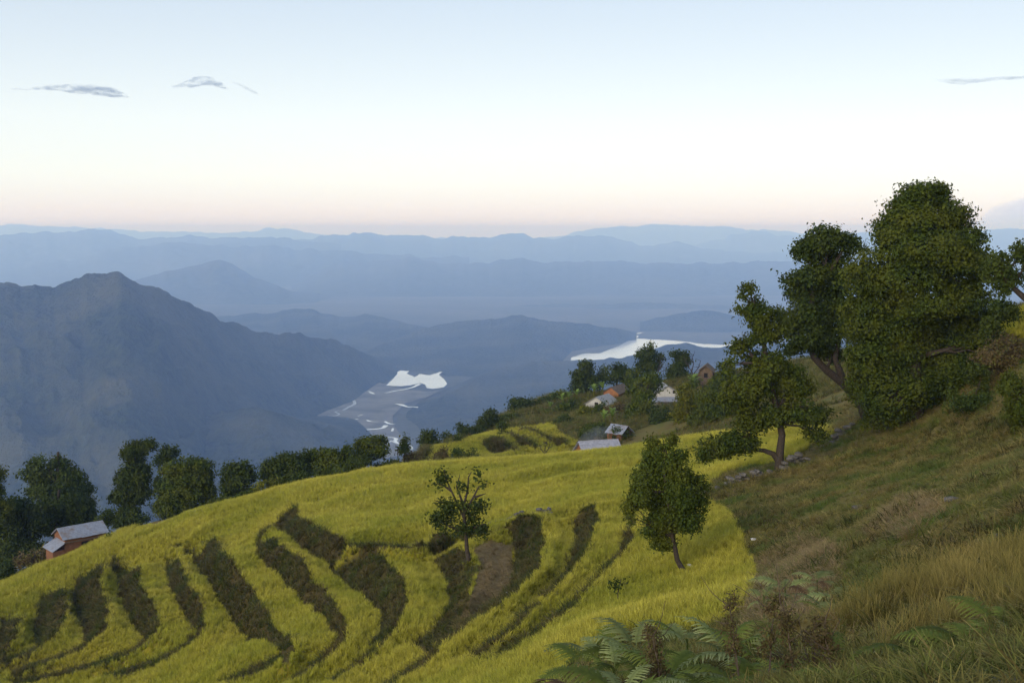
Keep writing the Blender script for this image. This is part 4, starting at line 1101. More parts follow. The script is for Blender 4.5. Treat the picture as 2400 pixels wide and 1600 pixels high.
vt('green thicket cut by the right edge of the photo', 42, [(2385, 930, 36, 56), (2400, 985, 40, 40)], M_LEAF, 7, seed=41, cat='bush', trunk=6, group='thickets on the dark slope')
vt('dark bush under the leaning tree by the yellow terrace', 54, [(2354, 726, 34, 26), (2325, 770, 26, 30)], M_LEAF_DARK, 6.5, seed=42, cat='bush', trunk=6, group='thickets on the dark slope')
vt('small dark green bush alone among the terrace rice', 36.5, [(1452, 1366, 16, 8), (1468, 1362, 12, 9), (1440, 1370, 9, 6)], M_LEAF_DARK, 7, seed=43, cat='bush', trunk=4, group='lone bushes in the rice')
vt('bright bush at the foot of the thin gnarled tree', 55.5, [(1112, 1330, 16, 13), (1100, 1345, 12, 9)], M_LEAF_YEL, 6, seed=44, cat='bush', trunk=4, group='lone bushes in the rice')
vt('small dark bush on the slope just right of the brick shed', 99, [(262, 1268, 10, 10), (266, 1284, 12, 10), (256, 1258, 6, 6)], M_LEAF_DARK, 5, seed=45, cat='bush', trunk=3, base=(263, 1294), group='lone bushes in the rice')
vt('thin sapling before the brick shed wall', 101, [(75, 1300, 26, 18), (100, 1290, 14, 22), (60, 1320, 26, 14), (98, 1320, 10, 14)], M_LEAF_BROWN, 5, seed=46, base=(101, 1372), trunk=5, group='lone bushes in the rice', gap=0.35)

BROW = 'bushes along the brow of the rice field'
for k_, (lb, Y_, bl, mt) in enumerate([
        ('dark bush filling the gap between the brick shed and the slender tall tree', 108, [(255, 1205, 14, 18), (240, 1222, 16, 12)], M_LEAF_DARK),
        ('low dark bushes at the foot of the slender tall tree', 108, [(300, 1225, 26, 14), (275, 1232, 18, 10), (330, 1220, 20, 14)], M_LEAF_DARK),
        ('bush between the broad block-shaped tree and the loose dark tree', 106, [(508, 1182, 18, 12), (525, 1180, 18, 12)], M_LEAF),
        ('low green bush under the loose dark tree', 105, [(572, 1165, 22, 11), (595, 1156, 16, 10)], M_LEAF),
        ('dark bush between the round dense tree and the flat-topped pale tree', 105, [(700, 1128, 20, 12), (718, 1120, 14, 12)], M_LEAF_DARK),
        ('low bush under the dark tree left of the solitary one', 105, [(770, 1112, 26, 10), (800, 1106, 20, 10)], M_LEAF),
        ('straggling brown scrub below the brick shed', 98, [(60, 1345, 26, 12), (30, 1352, 22, 12), (90, 1335, 14, 10)], M_LEAF_BROWN),
        ('dark bush at the left edge below the brick shed', 97, [(8, 1335, 24, 20), (-14, 1345, 22, 18)], M_LEAF_DARK)]):
    tree('leafy_bush', lb, Y_, None, bl, 5.2, mt, 'bush', 4, 300 + k_, group=BROW)
# ------------------------------------------------------------------ houses
M_BRICK = plain('brick_red_mud', (0.11, 0.055, 0.032), (0.18, 0.085, 0.048), 3.0, 0.9, 0.1)
M_ORANGE = plain('ochre_mud_wall', (0.17, 0.078, 0.036), (0.25, 0.112, 0.05), 2.0, 0.9, 0.1)
M_WHITEW = plain('whitewashed_wall', (0.33, 0.32, 0.30), (0.44, 0.425, 0.40), 2.0, 0.9, 0.1)
M_REDW = plain('red_mud_base', (0.30, 0.10, 0.07), (0.38, 0.14, 0.09), 2.0, 0.9, 0.1)
t = NT('weathered_tin'); f_ = t.noise(1.1, 5); f2_ = t.noise(5.0, 4)
t.base(t.mix(t.ramp(f_, [(0.52, (0, 0, 0)), (0.72, (1, 1, 1))]), t.ramp(f2_, [(0.3, (0.15, 0.165, 0.205)), (0.7, (0.24, 0.255, 0.30))]), (0.15, 0.105, 0.075)), 0.6, 0.2)
M_TIN = t.m
M_SLATE = plain('grey_slate', (0.20, 0.20, 0.23), (0.33, 0.33, 0.37), 4.0, 0.7, 0.3)
M_PALE = plain('pale_slab_roof', (0.19, 0.19, 0.19), (0.29, 0.285, 0.28), 2.5, 0.8, 0.2)
M_THATCH = plain('old_thatch', (0.09, 0.07, 0.055), (0.16, 0.125, 0.10), 3.0, 0.95, 0.05)
M_DARKHOLE = plain('dark_opening', (0.012, 0.010, 0.009), (0.02, 0.018, 0.016), 2.0, 0.9, 0.1)
M_TIMBER = plain('old_timber', (0.07, 0.05, 0.035), (0.12, 0.09, 0.065), 6.0, 0.9, 0.1)


def box_vf(x0, x1, y0, y1, z0, z1):
    v = np.array([(x, y, z) for z in (z0, z1) for y in (y0, y1) for x in (x0, x1)], float)
    f = np.array([(0, 2, 3, 1), (4, 5, 7, 6), (0, 1, 5, 4), (2, 6, 7, 3), (0, 4, 6, 2), (1, 3, 7, 5)])
    return v, f


def slab_vf(a, b, c, d, th):
    """a slab over the quad a b c d (numpy points), thickness th downward along its normal"""
    a, b, c, d = (np.array(q, float) for q in (a, b, c, d))
    n = np.cross(b - a, d - a); n /= np.linalg.norm(n)
    if n[2] < 0: n = -n
    v = np.array([a, b, c, d, a - n * th, b - n * th, c - n * th, d - n * th])
    return v, np.array([(0, 1, 2, 3), (7, 6, 5, 4), (0, 4, 5, 1), (1, 5, 6, 2), (2, 6, 7, 3), (3, 7, 4, 0)])


def part(name, vf, mat, parent, smooth=False, **kw):
    return link(name, mesh_np(name, vf[0], vf[1], smooth), mat, parent, **kw)


def gable_body(L, W, H, R, t_=0.0):
    """walls with two gables; ridge along x"""
    v = np.array([(-L, -W, -1.5), (L, -W, -1.5), (L, W, -1.5), (-L, W, -1.5), (-L, -W, H), (L, -W, H), (L, W, H), (-L, W, H), (-L, 0, H + R), (L, 0, H + R)], float)
    me = bpy.data.meshes.new('wall')
    me.from_pydata([tuple(q) for q in v], [], [(0, 1, 5, 4), (2, 3, 7, 6), (1, 2, 6, 9, 5), (3, 0, 4, 8, 7), (0, 3, 2, 1), (4, 5, 9, 8), (6, 7, 8, 9)])
    me.update()
    return me


def roof_slope(root, name, L, W, H, R, side, n, mat, over=0.25, th=0.05, rows=1, drop=0.0, seed=0):
    """one slope laid with n separate sheets (or slabs) side by side, in overlapping rows"""
    r = np.random.default_rng(seed)
    e0 = np.array([0, 0, H + R + th + 0.02]); sl = np.array([0, side * W, -R]); ln = np.linalg.norm(sl); sl = sl / ln
    tot = ln + over
    for j in range(rows):
        for i in range(n):
            xa = -L - over + (2 * L + 2 * over) * i / n; xb = -L - over + (2 * L + 2 * over) * (i + 1) / n
            q0 = tot * j / rows; q1 = tot * (j + 1) / rows + (0.06 if j < rows - 1 else r.uniform(-0.06, 0.06))
            up_ = 0.012 * (rows - j) + 0.012 * (i % 2) + r.uniform(0, 0.008)
            p = lambda x, q, dz: np.array([x, 0, 0]) + e0 + sl * q + np.array([0, 0, dz])
            part(name, slab_vf(p(xa, q0, up_), p(xb + 0.02, q0, up_), p(xb + 0.02, q1, up_ + 0.012), p(xa, q1, up_ + 0.012), th), mat, root)


def house(name, label, u, v, Y, rz, L, W, H, R, wall, roof, n=5, rows=1, cat='house', group=None, roof_part='roof_sheet', over=0.25):
    """stands on the ground with the middle of its ridge at pixel (u, v)"""
    p = at(u, v, Y)
    root = empty(name, (float(p[0]), float(p[1]), float(p[2]) - H - R - 0.07), label=label, category=cat)
    root.rotation_euler = (0, 0, math.radians(rz))
    if group: root['group'] = group
    link('wall', gable_body(L, W, H, R), wall, root)
    for k_, s_ in enumerate((-1, 1)):
        roof_slope(root, roof_part, L, W, H, R, s_, n, roof, over=over, rows=rows, seed=int(u) + k_)
    return root


HG = 'houses on the hillside'
h = house('brick_shed', 'brick shed with a bluish tin roof and hipped lean-to, below the rice at the left', 187, 1228, 101, 43, 1.85, 1.2, 2.0, 0.72, M_BRICK, M_TIN, 5, cat='shed', group=HG)
lv = np.array([(-1.87, -1.35, 1.72), (-1.87, 0.8, 1.80), (-3.2, 0.55, 1.2), (-3.05, -1.3, 1.05)])
for i in range(3):
    a_, b_ = i / 3, (i + 1) / 3
    L_ = lambda q: lv[0] + (lv[1] - lv[0]) * q
    R_ = lambda q: lv[3] + (lv[2] - lv[3]) * q
    part('lean_to_sheet', slab_vf(L_(a_), L_(b_ + 0.01), R_(b_ + 0.01) + np.array([0, 0, 0.01 * i]), R_(a_), 0.05), M_TIN, h)
part('lean_to_wall', box_vf(-2.95, -1.86, -1.18, 0.45, -1.5, 1.05), M_BRICK, h)
part('eave_beam', box_vf(-2.0, 2.0, -1.44, -1.37, 1.66, 1.74), M_TIMBER, h)
part('doorway', box_vf(-0.4, 0.35, -1.22, -1.21, 0.0, 1.5), M_DARKHOLE, h)

h = house('slate_roofed_house', 'long low slate-roofed house with orange gable behind the brow of the big field', 1402, 1033, 110, 17, 1.85, 1.75, 1.9, 1.25, M_ORANGE, M_SLATE, 11, 5, group=HG, roof_part='slate')
p0 = np.array([-1.87, -1.6, 2.05])
part('lean_to_roof', slab_vf((-1.88, -1.7, 1.95), (-1.88, 0.9, 2.1), (-3.4, 0.6, 1.1), (-3.3, -1.7, 1.0), 0.06), M_PALE, h)
part('ridge_cap', tube([(-2.1, 0, 3.26), (0, 0, 3.30), (2.1, 0, 3.26)], [0.06] * 3, 6), M_SLATE, h)
part('lean_to_wall', box_vf(-3.2, -1.87, -1.4, 0.5, -1.5, 1.0), M_WHITEW, h)

h = house('tin_roofed_hut', 'small hut with a bright tin roof sloping to the right, above the slate-roofed house', 1452, 995, 126, -42, 0.95, 1.0, 1.5, 0.75, M_BRICK, M_TIN, 4, cat='hut', group=HG)
part('doorway', box_vf(-0.3, 0.3, -1.02, -1.01, 0.0, 1.2), M_DARKHOLE, h)

h = house('gabled_house', 'tall white gabled house with a red base and a pent roof across its front', 1554, 897, 158, 94, 3.0, 2.2, 3.4, 1.35, M_WHITEW, M_PALE, 7, 3, group=HG, roof_part='roof_slab')
part('attic_window', box_vf(-3.05, -3.0, -1.15, -0.75, 3.75, 4.15), M_DARKHOLE, h)
part('pent_roof', slab_vf((-2.98, -2.4, 3.3), (-2.98, 2.4, 3.3), (-3.9, 2.4, 2.75), (-3.9, -2.4, 2.75), 0.07), M_TIN, h)
part('red_base', box_vf(-3.06, -3.003, -2.23, 2.23, -1.5, 1.35), M_REDW, h)
for y_ in (-1.3, 0.0, 1.3):
    part('veranda_post', box_vf(-3.82, -3.72, y_ - 0.05, y_ + 0.05, -1.0, 2.75), M_TIMBER, h)

h = house('ochre_house', 'orange mud house with a dark roof under the broad round-crowned tree', 1445, 903, 176, 62, 2.2, 1.25, 1.45, 0.85, M_ORANGE, M_THATCH, 6, 2, group=HG, roof_part='thatch_layer')
part('doorway', box_vf(-2.23, -2.21, -0.3, 0.3, -0.2, 1.0), M_DARKHOLE, h)

h = house('pale_roofed_house', 'low house with a pale grey gable roof left of the orange mud house', 1411, 926, 170, 60, 2.0, 1.75, 0.9, 1.05, M_WHITEW, M_PALE, 6, 2, group=HG, roof_part='roof_slab')
part('gable_opening', box_vf(-2.03, -2.01, -0.35, 0.25, 0.6, 1.2), M_DARKHOLE, h)

h = house('stilt_hut', 'narrow dark thatched hut on legs, highest building among the village trees', 1656, 853, 172, 75, 1.25, 0.95, 2.2, 0.75, M_TIMBER, M_THATCH, 5, 2, cat='hut', group=HG, roof_part='thatch_layer', over=0.5)
part('hut_window', box_vf(-1.28, -1.26, -0.3, 0.25, 1.1, 1.8), M_DARKHOLE, h)
for sx_ in (-1.3, 1.3):
    for sy_ in (-1.0, 1.0):
        part('stilt', box_vf(sx_ - 0.07, sx_ + 0.07, sy_ - 0.07, sy_ + 0.07, -2.6, 2.0), M_TIMBER, h)

# ------------------------------------------------------------------ stones and dry-stone walls
t = NT('lichened_stone')
f_ = t.noise(3.0, 5)
t.base(t.ramp(f_, [(0.3, (0.055, 0.050, 0.045)), (0.6, (0.12, 0.11, 0.10)), (0.8, (0.20, 0.19, 0.17))]), 0.9, 0.15); t.bump(f_, 0.03)
M_STONE = t.m
M_PSTONE = plain('pale_stone', (0.38, 0.36, 0.34), (0.58, 0.55, 0.52), 5.0, 0.85, 0.2)


def stone_mesh(seed, sx=1, sy=1, sz=1):
    import bmesh
    bm = bmesh.new(); bmesh.ops.create_icosphere(bm, subdivisions=1, radius=0.5)
    r = random.Random(seed)
    for q in bm.verts:
        k_ = 1 + r.uniform(-0.24, 0.16)
        q.co = Vector((max(-0.42, min(0.42, q.co.x * k_)) * sx, max(-0.42, min(0.42, q.co.y * k_)) * sy, max(-0.38, min(0.38, q.co.z * k_)) * sz))
    me = bpy.data.meshes.new('stone'); bm.to_mesh(me); bm.free()
    return me


STONES = [stone_mesh(i, 1.25, 0.9, 0.75) for i in range(6)]
for s_ in STONES: s_.materials.append(M_STONE)


def stone_wall(label, path, Y, courses, size, jitter=0.25, seed=0, group='dry-stone walls'):
    r = random.Random(seed)
    pts = [at(u, v, Y_) for (u, v), Y_ in zip(path, Y)]
    P = [np.array([q[0], q[1], ground_at(q[0], q[1])]) for q in pts]
    root = empty('stone_wall', P[0].tolist(), label=label, category='stone wall', group=group)
    for a, b in zip(P[:-1], P[1:]):
        n = max(2, int(np.linalg.norm(b - a) / (size * 0.95)))
        for i in range(n):
            for c_ in range(courses):
                if c_ == courses - 1 and r.random() < 0.35: continue
                q = a + (b - a) * (i + 0.5 * (c_ % 2) + r.uniform(-.2, .2)) / n
                s_ = size * r.uniform(0.75, 1.3)
                o = link('stone', STONES[r.randrange(6)], None, root)
                gz = ground_at(q[0], q[1])
                o.location = (q[0] - P[0][0] + r.uniform(-jitter, jitter) * size, q[1] - P[0][1] + r.uniform(-jitter, jitter) * size, gz - P[0][2] + size * (0.25 + 0.58 * c_))
                o.rotation_euler = (r.uniform(-.3, .3), r.uniform(-.3, .3), r.uniform(0, 6.28)); o.scale = (s_, s_, s_ * r.uniform(.8, 1.1))
    return root


stone_wall('long dry-stone wall running up to the foot of the forked tree', [(1655, 1150), (1700, 1130), (1750, 1112), (1815, 1098)], [56, 56.5, 57, 57.6], 2, 0.42, seed=1)
stone_wall('tumbled mound of dark stones just right of the forked tree trunk', [(1842, 1090), (1866, 1082), (1890, 1078)], [57.5, 58, 58.5], 3, 0.42, 0.6, seed=2)
stone_wall('dark stones at the end of the rice field under the great dome-shaped tree', [(1945, 1050), (1965, 1030), (1995, 1015)], [63, 64, 65], 2, 0.45, 0.5, seed=3)
stone_wall('dark dry-stone edging on the lip of the big field, right of the gnarled tree', [(1150, 1228), (1195, 1212), (1220, 1206), (1262, 1208), (1300, 1208)], [66, 65, 64, 63, 62], 2, 0.40, 0.4, seed=4)


def loose(label, u, v, Y, size, mat=M_PSTONE, flat=0.5, group='loose pale stones'):
    p = cast([u], [v], 0.0)[0] if Y is None else at(u, v, Y)
    me = stone_mesh(int(u), 1.3, 0.9, 1.0); me.materials.append(mat)
    o = link('stone', me, None, label=label, category='stone', group=group)
    o.location = (p[0], p[1], ground_at(p[0], p[1]) + size * flat * 0.2)
    o.scale = (size, size, size * flat); o.rotation_euler = (0.1, 0.05, u * 0.7)


loose('white flat stone lying at the edge of the brown fallow strip', 1195, 1389, None, 0.42, flat=0.3)
loose('pale capstone on the lip of the big field above the hollow', 1268, 1211, 62.5, 0.55, flat=0.35)
loose('small white stone at the upper corner of the right-hand rice strip', 1668, 1193, None, 0.28)
loose('pale stone at the root of the bent-trunked tree', 1618, 1318, 39.5, 0.28, flat=0.7)
loose('small pale stone on the field lip left of the gnarled tree', 966, 1277, None, 0.3)
loose('tiny pale stone on the field lip, middle of the big field', 897, 1277, None, 0.25)
loose('grey boulder on the dark slope above the dry patch', 2010, 1189, None, 0.36, M_STONE, 0.7)
loose('pale stone beside the right-hand rice strip on the slope', 1767, 1265, None, 0.22)
loose('grey stone high on the open slope below the great tree', 2230, 1190, None, 0.32, M_STONE, 0.6)
loose('grey stone near the right edge, above the straw grass', 2345, 1262, None, 0.22, M_STONE, 0.6)

# ------------------------------------------------------------------ banana plants, bare tree, smoke
def leaf_blade(L_, W_, seed):
    r = np.random.default_rng(seed); V = []; Fc = []
    for i in range(7):
        q = i / 6; w_ = W_ * math.sin(math.pi * min(1, 0.08 + q * 0.92)) ** 0.7
        x_ = L_ * (0.75 * q); z_ = L_ * (0.95 * q - 0.62 * q * q)
        V += [(x_, -w_, z_ + 0.25 * w_), (x_, 0, z_), (x_, w_, z_ + 0.25 * w_)]
        if i: j = 3 * i; Fc += [(j - 3, j - 2, j + 1, j), (j - 2, j - 1, j + 2, j + 1)]
    me = mesh_np('leaf', np.array(V), np.array(Fc)); me.materials.append(M_LEAF_BRIGHT)
    return me


BLADE = [leaf_blade(1.5, 0.22, i) for i in range(2)]
stem_m = mesh_np('stem', *tube([(0, 0, -0.3), (0, 0, 0.5), (0, 0, 1.1)], [0.13, 0.11, 0.06], 7)); stem_m.materials.append(M_LEAF_YEL)
for k_, (u, v, Y_, sc, lb) in enumerate([
        (1318, 938, 172, 0.9, 'pale banana plant at the foot of the tall knotty tree'), (1333, 930, 173, 1.0, 'pale banana plant, second right of the tall knotty tree'), (1352, 925, 175, 0.9, 'pale banana plant midway between the knotty tree and the orange house'),
        (1392, 915, 176, 1.1, 'large pale banana plant just left of the orange house'), (1412, 908, 178, 1.0, 'pale banana plant against the orange house gable'), (1626, 892, 168, 1.3, 'bright green banana plant at the foot of the stilt hut'),
        (1435, 984, 138, 1.0, 'bright yellow-green banana plant above the tin roof'), (1416, 990, 137, 0.9, 'pale banana plant left of the tin roof, by the smoke'), (1290, 962, 166, 0.8, 'pale banana plant low on the scrub slope under the crest row')]):
    p = at(u, v, Y_); gz = ground_at(p[0], p[1]); r = np.random.default_rng(k_)
    root = empty('banana_plant', (float(p[0]), float(p[1]), max(gz, float(p[2]) - 0.9 * sc)), label=lb, category='banana plant', group='banana plants among the houses')
    link('stem', stem_m, None, root).scale = (sc, sc, sc)
    for i in range(8):
        o = link('leaf', BLADE[i % 2], None, root); o.location = (0, 0, 0.95 * sc * (0.8 + 0.2 * (i % 3) / 2))
        o.rotation_euler = (0, r.uniform(-0.7, 0.15), i * 0.785 + r.uniform(-.2, .2)); s_ = sc * r.uniform(.75, 1.15); o.scale = (s_, s_, s_)


def bare(label, Y_, base, limbs_, tp, group='bare trees in the village'):
    f = at(*base, Y_); root = empty('bare_tree', f.tolist(), label=label, category='bare tree', group=group)
    k_ = Y_ / F; parts = []; r = np.random.default_rng(int(base[0]))
    for i, pth in enumerate(limbs_):
        q = np.array([at(a, b, Y_ + r.uniform(-.3, .3)) for a, b in pth]) - f
        tube_ = tube(q, np.linspace(tp * k_ / 2 * (1 if i == 0 else .6), tp * k_ / 8, len(q)), 6)
        if i == 0: link('trunk', mesh_np('trunk', *tube_), M_BARK, root)
        else:
            parts.append(tube_)
            for _ in range(5):
                s_ = q[r.integers(1, len(q))]; e_ = s_ + r.normal(0, 1, 3) * np.array([.45, .3, .35]) * Y_ / 180 * 1.3 + np.array([0, 0, .35])
                parts.append(tube(bend(s_, e_, r, 4, .1), np.linspace(tp * k_ * .14, tp * k_ * .05, 4), 4))
    link('branches', mesh_np('branches', *join(parts)), M_BARK, root)


bare('leafless grey tree between the block-topped tree and the stilt hut', 178, (1626, 895), [[(1626, 900), (1624, 880), (1620, 862)], [(1623, 875), (1612, 855), (1606, 842)], [(1622, 868), (1626, 850), (1622, 838)], [(1624, 878), (1638, 860), (1642, 845)]], 4)
bare('leafless pruned shrub at the left of the slate-roofed house', 118, (1278, 1070), [[(1278, 1078), (1278, 1062), (1276, 1054)], [(1277, 1064), (1268, 1052), (1266, 1044)], [(1278, 1062), (1286, 1050), (1294, 1046)], [(1277, 1058), (1278, 1046), (1283, 1040)]], 4)
bare('twiggy bare bush at the right side of the highest lopsided tree', 182, (1540, 880), [[(1540, 885), (1542, 870), (1544, 860)], [(1542, 872), (1552, 858), (1556, 842)], [(1543, 868), (1548, 850), (1548, 836)], [(1541, 874), (1556, 868), (1562, 862)]], 3)


def cloud_mat(name, color, absorb, dens, nscale, stretch, lo, hi, aniso=0.2):
    t = NT(name); t.n.remove(t.b)
    tc_ = t.new('ShaderNodeTexCoord'); mp = t.new('ShaderNodeMapping'); mp.inputs['Scale'].default_value = stretch
    t.lk(tc_.outputs['Object'], mp.inputs['Vector'])
    f = t.noise(nscale, 4, vec=mp.outputs[0])
    mr = t.new('ShaderNodeMapRange'); mr.inputs['From Min'].default_value = lo; mr.inputs['From Max'].default_value = hi; mr.inputs['To Max'].default_value = dens
    t.lk(f, mr.inputs['Value'])
    v_ = t.new('ShaderNodeVolumePrincipled')
    v_.inputs['Color'].default_value = (*color, 1); v_.inputs['Absorption Color'].default_value = (*absorb, 1); v_.inputs['Anisotropy'].default_value = aniso
    t.lk(mr.outputs[0], v_.inputs['Density']); t.lk(v_.outputs[0], t.out.inputs['Volume'])
    return t.m


def lens(name, path, Y_, mat, depth, **kw):
    """closed wisp: stations of (u, v, half height in px), with depth of its own"""
    n = 12; k_ = Y_ / F
    P = [at(u, v, Y_) for u, v, hh in path]; c0 = np.mean(P, 0)
    V = []; Fc = []
    for i, (p, (_, _, hh)) in enumerate(zip(P, path)):
        for j in range(n):
            q = 2 * math.pi * j / n
            V.append(p - c0 + np.array([0, math.cos(q) * depth * min(1, hh / max(s[2] for s in path) + .1), math.sin(q) * hh * k_]))
        if i: Fc += [(n * (i - 1) + j, n * (i - 1) + (j + 1) % n, n * i + (j + 1) % n, n * i + j) for j in range(n)]
    m = len(V) // n - 1
    fs = [tuple(f) for f in Fc] + [tuple(range(n))[::-1], tuple(n * m + j for j in range(n))]
    me = bpy.data.meshes.new(name); me.from_pydata([tuple(q) for q in V], [], fs); me.update()
    o = link(name, me, mat, **kw); o.location = c0
    return o


M_CLOUD = cloud_mat('grey_wisp', (0.50, 0.60, 0.74), (0, 0, 0), 0.012, 0.008, (1, 1, 3.0), 0.45, 0.75)
M_CLOUD2 = cloud_mat('thin_wisp', (0.50, 0.58, 0.70), (0, 0, 0), 0.0045, 0.006, (1, 1, 3.5), 0.40, 0.70)
CG = 'small dark clouds high over the mountains'
lens('cloud', [(15, 209, 1), (60, 209, 3), (90, 207, 4), (125, 206, 6), (165, 208, 10), (205, 210, 12), (240, 213, 13), (270, 218, 11), (290, 224, 6), (303, 228, 1)], 14000, M_CLOUD, 170, label='long flat grey cloud, leftmost in the sky', category='cloud', group=CG)
lens('cloud', [(392, 204, 1), (418, 203, 4), (440, 198, 9), (460, 192, 11), (480, 190, 11), (500, 192, 10), (518, 200, 7), (530, 207, 4), (537, 213, 1)], 14000, M_CLOUD, 140, label='small arched grey cloud right of the long flat one', category='cloud', group=CG)
lens('cloud', [(545, 194, 1), (560, 198, 3), (575, 206, 4), (595, 216, 4), (612, 224, 1)], 14000, M_CLOUD2, 90, label='faint trailing wisp right of the arched cloud', category='cloud', group=CG)
lens('cloud', [(2195, 188, 1), (2225, 190, 5), (2260, 192, 7), (2300, 188, 5), (2350, 184, 4), (2420, 182, 4), (2480, 182, 1)], 14000, M_CLOUD2, 140, label='thin grey streak of cloud at the upper right edge', category='cloud', group=CG)
M_BANK = cloud_mat('blue_cloud_bank', (0.66, 0.74, 0.92), (0.2, 0.2, 0.2), 0.00075, 0.00055, (1, 1, 2), 0.20, 0.55)
lens('cloud_bank', [(2230, 580, 4), (2290, 560, 40), (2330, 548, 68), (2380, 545, 80), (2440, 540, 90), (2550, 540, 96), (2800, 545, 90), (3000, 560, 40), (3060, 575, 4)], 49500, M_BANK, 1500, label='pale blue bank of cloud on the horizon behind the great tree', category='cloud')
M_SMOKE = cloud_mat('hearth_smoke', (0.75, 0.83, 1.0), (0.95, 0.95, 0.95), 0.13, 0.45, (1, 1, 0.6), 0.36, 0.75, 0.0)
lens('smoke', [(1350, 1036, 2), (1368, 1026, 12), (1385, 1018, 17), (1402, 1014, 18), (1420, 1010, 14), (1436, 1004, 4)], 114, M_SMOKE, 1.2, kind='stuff')

# ------------------------------------------------------------------ footpath at the standing place
pa, pb = [], []
for u, v in [(2560, 1400), (2480, 1450), (2420, 1485), (2375, 1510), (2330, 1545), (2290, 1580), (2240, 1620), (2180, 1680)]:
    q = cast([u], [v], 0)[0]; pa.append(q[:2])
pa = np.array(pa); V = []; Fc = []
tg = np.gradient(pa, axis=0); tg /= np.linalg.norm(tg, axis=1)[:, None]; nn = np.stack([tg[:, 1], -tg[:, 0]], -1)
if nn[3, 1] > 0: nn = -nn
for i in range(len(pa)):
    for j in range(7):
        q = pa[i] + nn[i] * (j / 6) * 1.1
        V.append((q[0], q[1], ground_at(q[0], q[1]) + 0.03 - 0.05 * (j in (0, 6)) + 0.012 * math.sin(i * 5.1 + j * 2.3)))
    if i: Fc += [(7 * (i - 1) + j, 7 * (i - 1) + j + 1, 7 * i + j + 1, 7 * i + j) for j in range(6)]
t = NT('trodden_earth'); f_ = t.noise(7, 6)
t.base(t.ramp(f_, [(0.3, (0.10, 0.095, 0.11)), (0.55, (0.18, 0.17, 0.19)), (0.75, (0.27, 0.25, 0.27))]), 0.9, 0.1); t.bump(f_, 0.05)
link('footpath', mesh_np('footpath', np.array(V), np.array(Fc)), t.m, kind='structure')

# ------------------------------------------------------------------ bracken at the path edge
M_FERN = leaf_mat('fern_green', [(0.0, (0.07, 0.095, 0.022)), (0.5, (0.135, 0.165, 0.032)), (1.0, (0.24, 0.26, 0.065))], rough=0.75, trans=0.35, var=0.4, spec=0.05)
M_FERNP = leaf_mat('fern_pale', [(0.0, (0.10, 0.12, 0.04)), (0.5, (0.20, 0.225, 0.08)), (1.0, (0.34, 0.35, 0.16))], rough=0.75, trans=0.3, var=0.35, spec=0.05)
M_FERNB = leaf_mat('fern_dead', [(0.0, (0.06, 0.038, 0.02)), (1.0, (0.17, 0.105, 0.055))], rough=0.8, trans=0.2, var=0.3)


def frond_mesh(seed, mat, L_=0.85, n=17, arch=0.55):
    """arching rachis with pairs of toothed pinnae"""
    r = np.random.default_rng(seed); V = []; Fc = []; T = []

    def rachis(q): return np.array([L_ * (q - 0.08 * q * q), 0, L_ * (0.75 * q - arch * 1.35 * q * q)])
    for i in range(10):
        p = rachis(i / 9); w_ = 0.008 * (1 - 0.7 * i / 9)
        V += [p + (0, -w_, 0), p + (0, w_, 0)]; T += [0.1, 0.1]
        if i: j = 2 * i; Fc.append((j - 2, j - 1, j + 1, j))
    for i in range(n):
        q = 0.2 + 0.8 * i / n
        p = rachis(q); tg_ = rachis(min(1, q + 0.02)) - rachis(q - 0.02); tg_ /= np.linalg.norm(tg_)
        ln = L_ * 0.34 * (1 - q) ** 0.75 * min(1, (q - 0.08) * 5) + 0.02
        for s_ in (-1, 1):
            d = np.array([0.34, s_ * 0.94, 0.05]) + r.normal(0, 0.07, 3); d /= np.linalg.norm(d)
            k_ = 6; i0 = len(V)
            for m_ in range(k_ + 1):
                f = m_ / k_; w_ = (0.030 if m_ % 2 else 0.017) * (1 - f) * (0.5 + ln / L_ * 1.8) + 0.002
                c_ = p + d * ln * f - np.array([0, 0, 0.30 * ln * f * f])
                V += [c_ - tg_ * w_, c_ + tg_ * w_]; T += [f * 0.7 + 0.3 * r.uniform(), f * 0.7 + 0.3 * r.uniform()]
                if m_: j = i0 + 2 * m_; Fc.append((j - 2, j - 1, j + 1, j))
    me = mesh_np('frond', np.array(V), np.array(Fc))
    a_ = me.attributes.new('tip', 'FLOAT', 'POINT'); a_.data.foreach_set('value', np.array(T, np.float32))
    me.materials.append(mat)
    return me


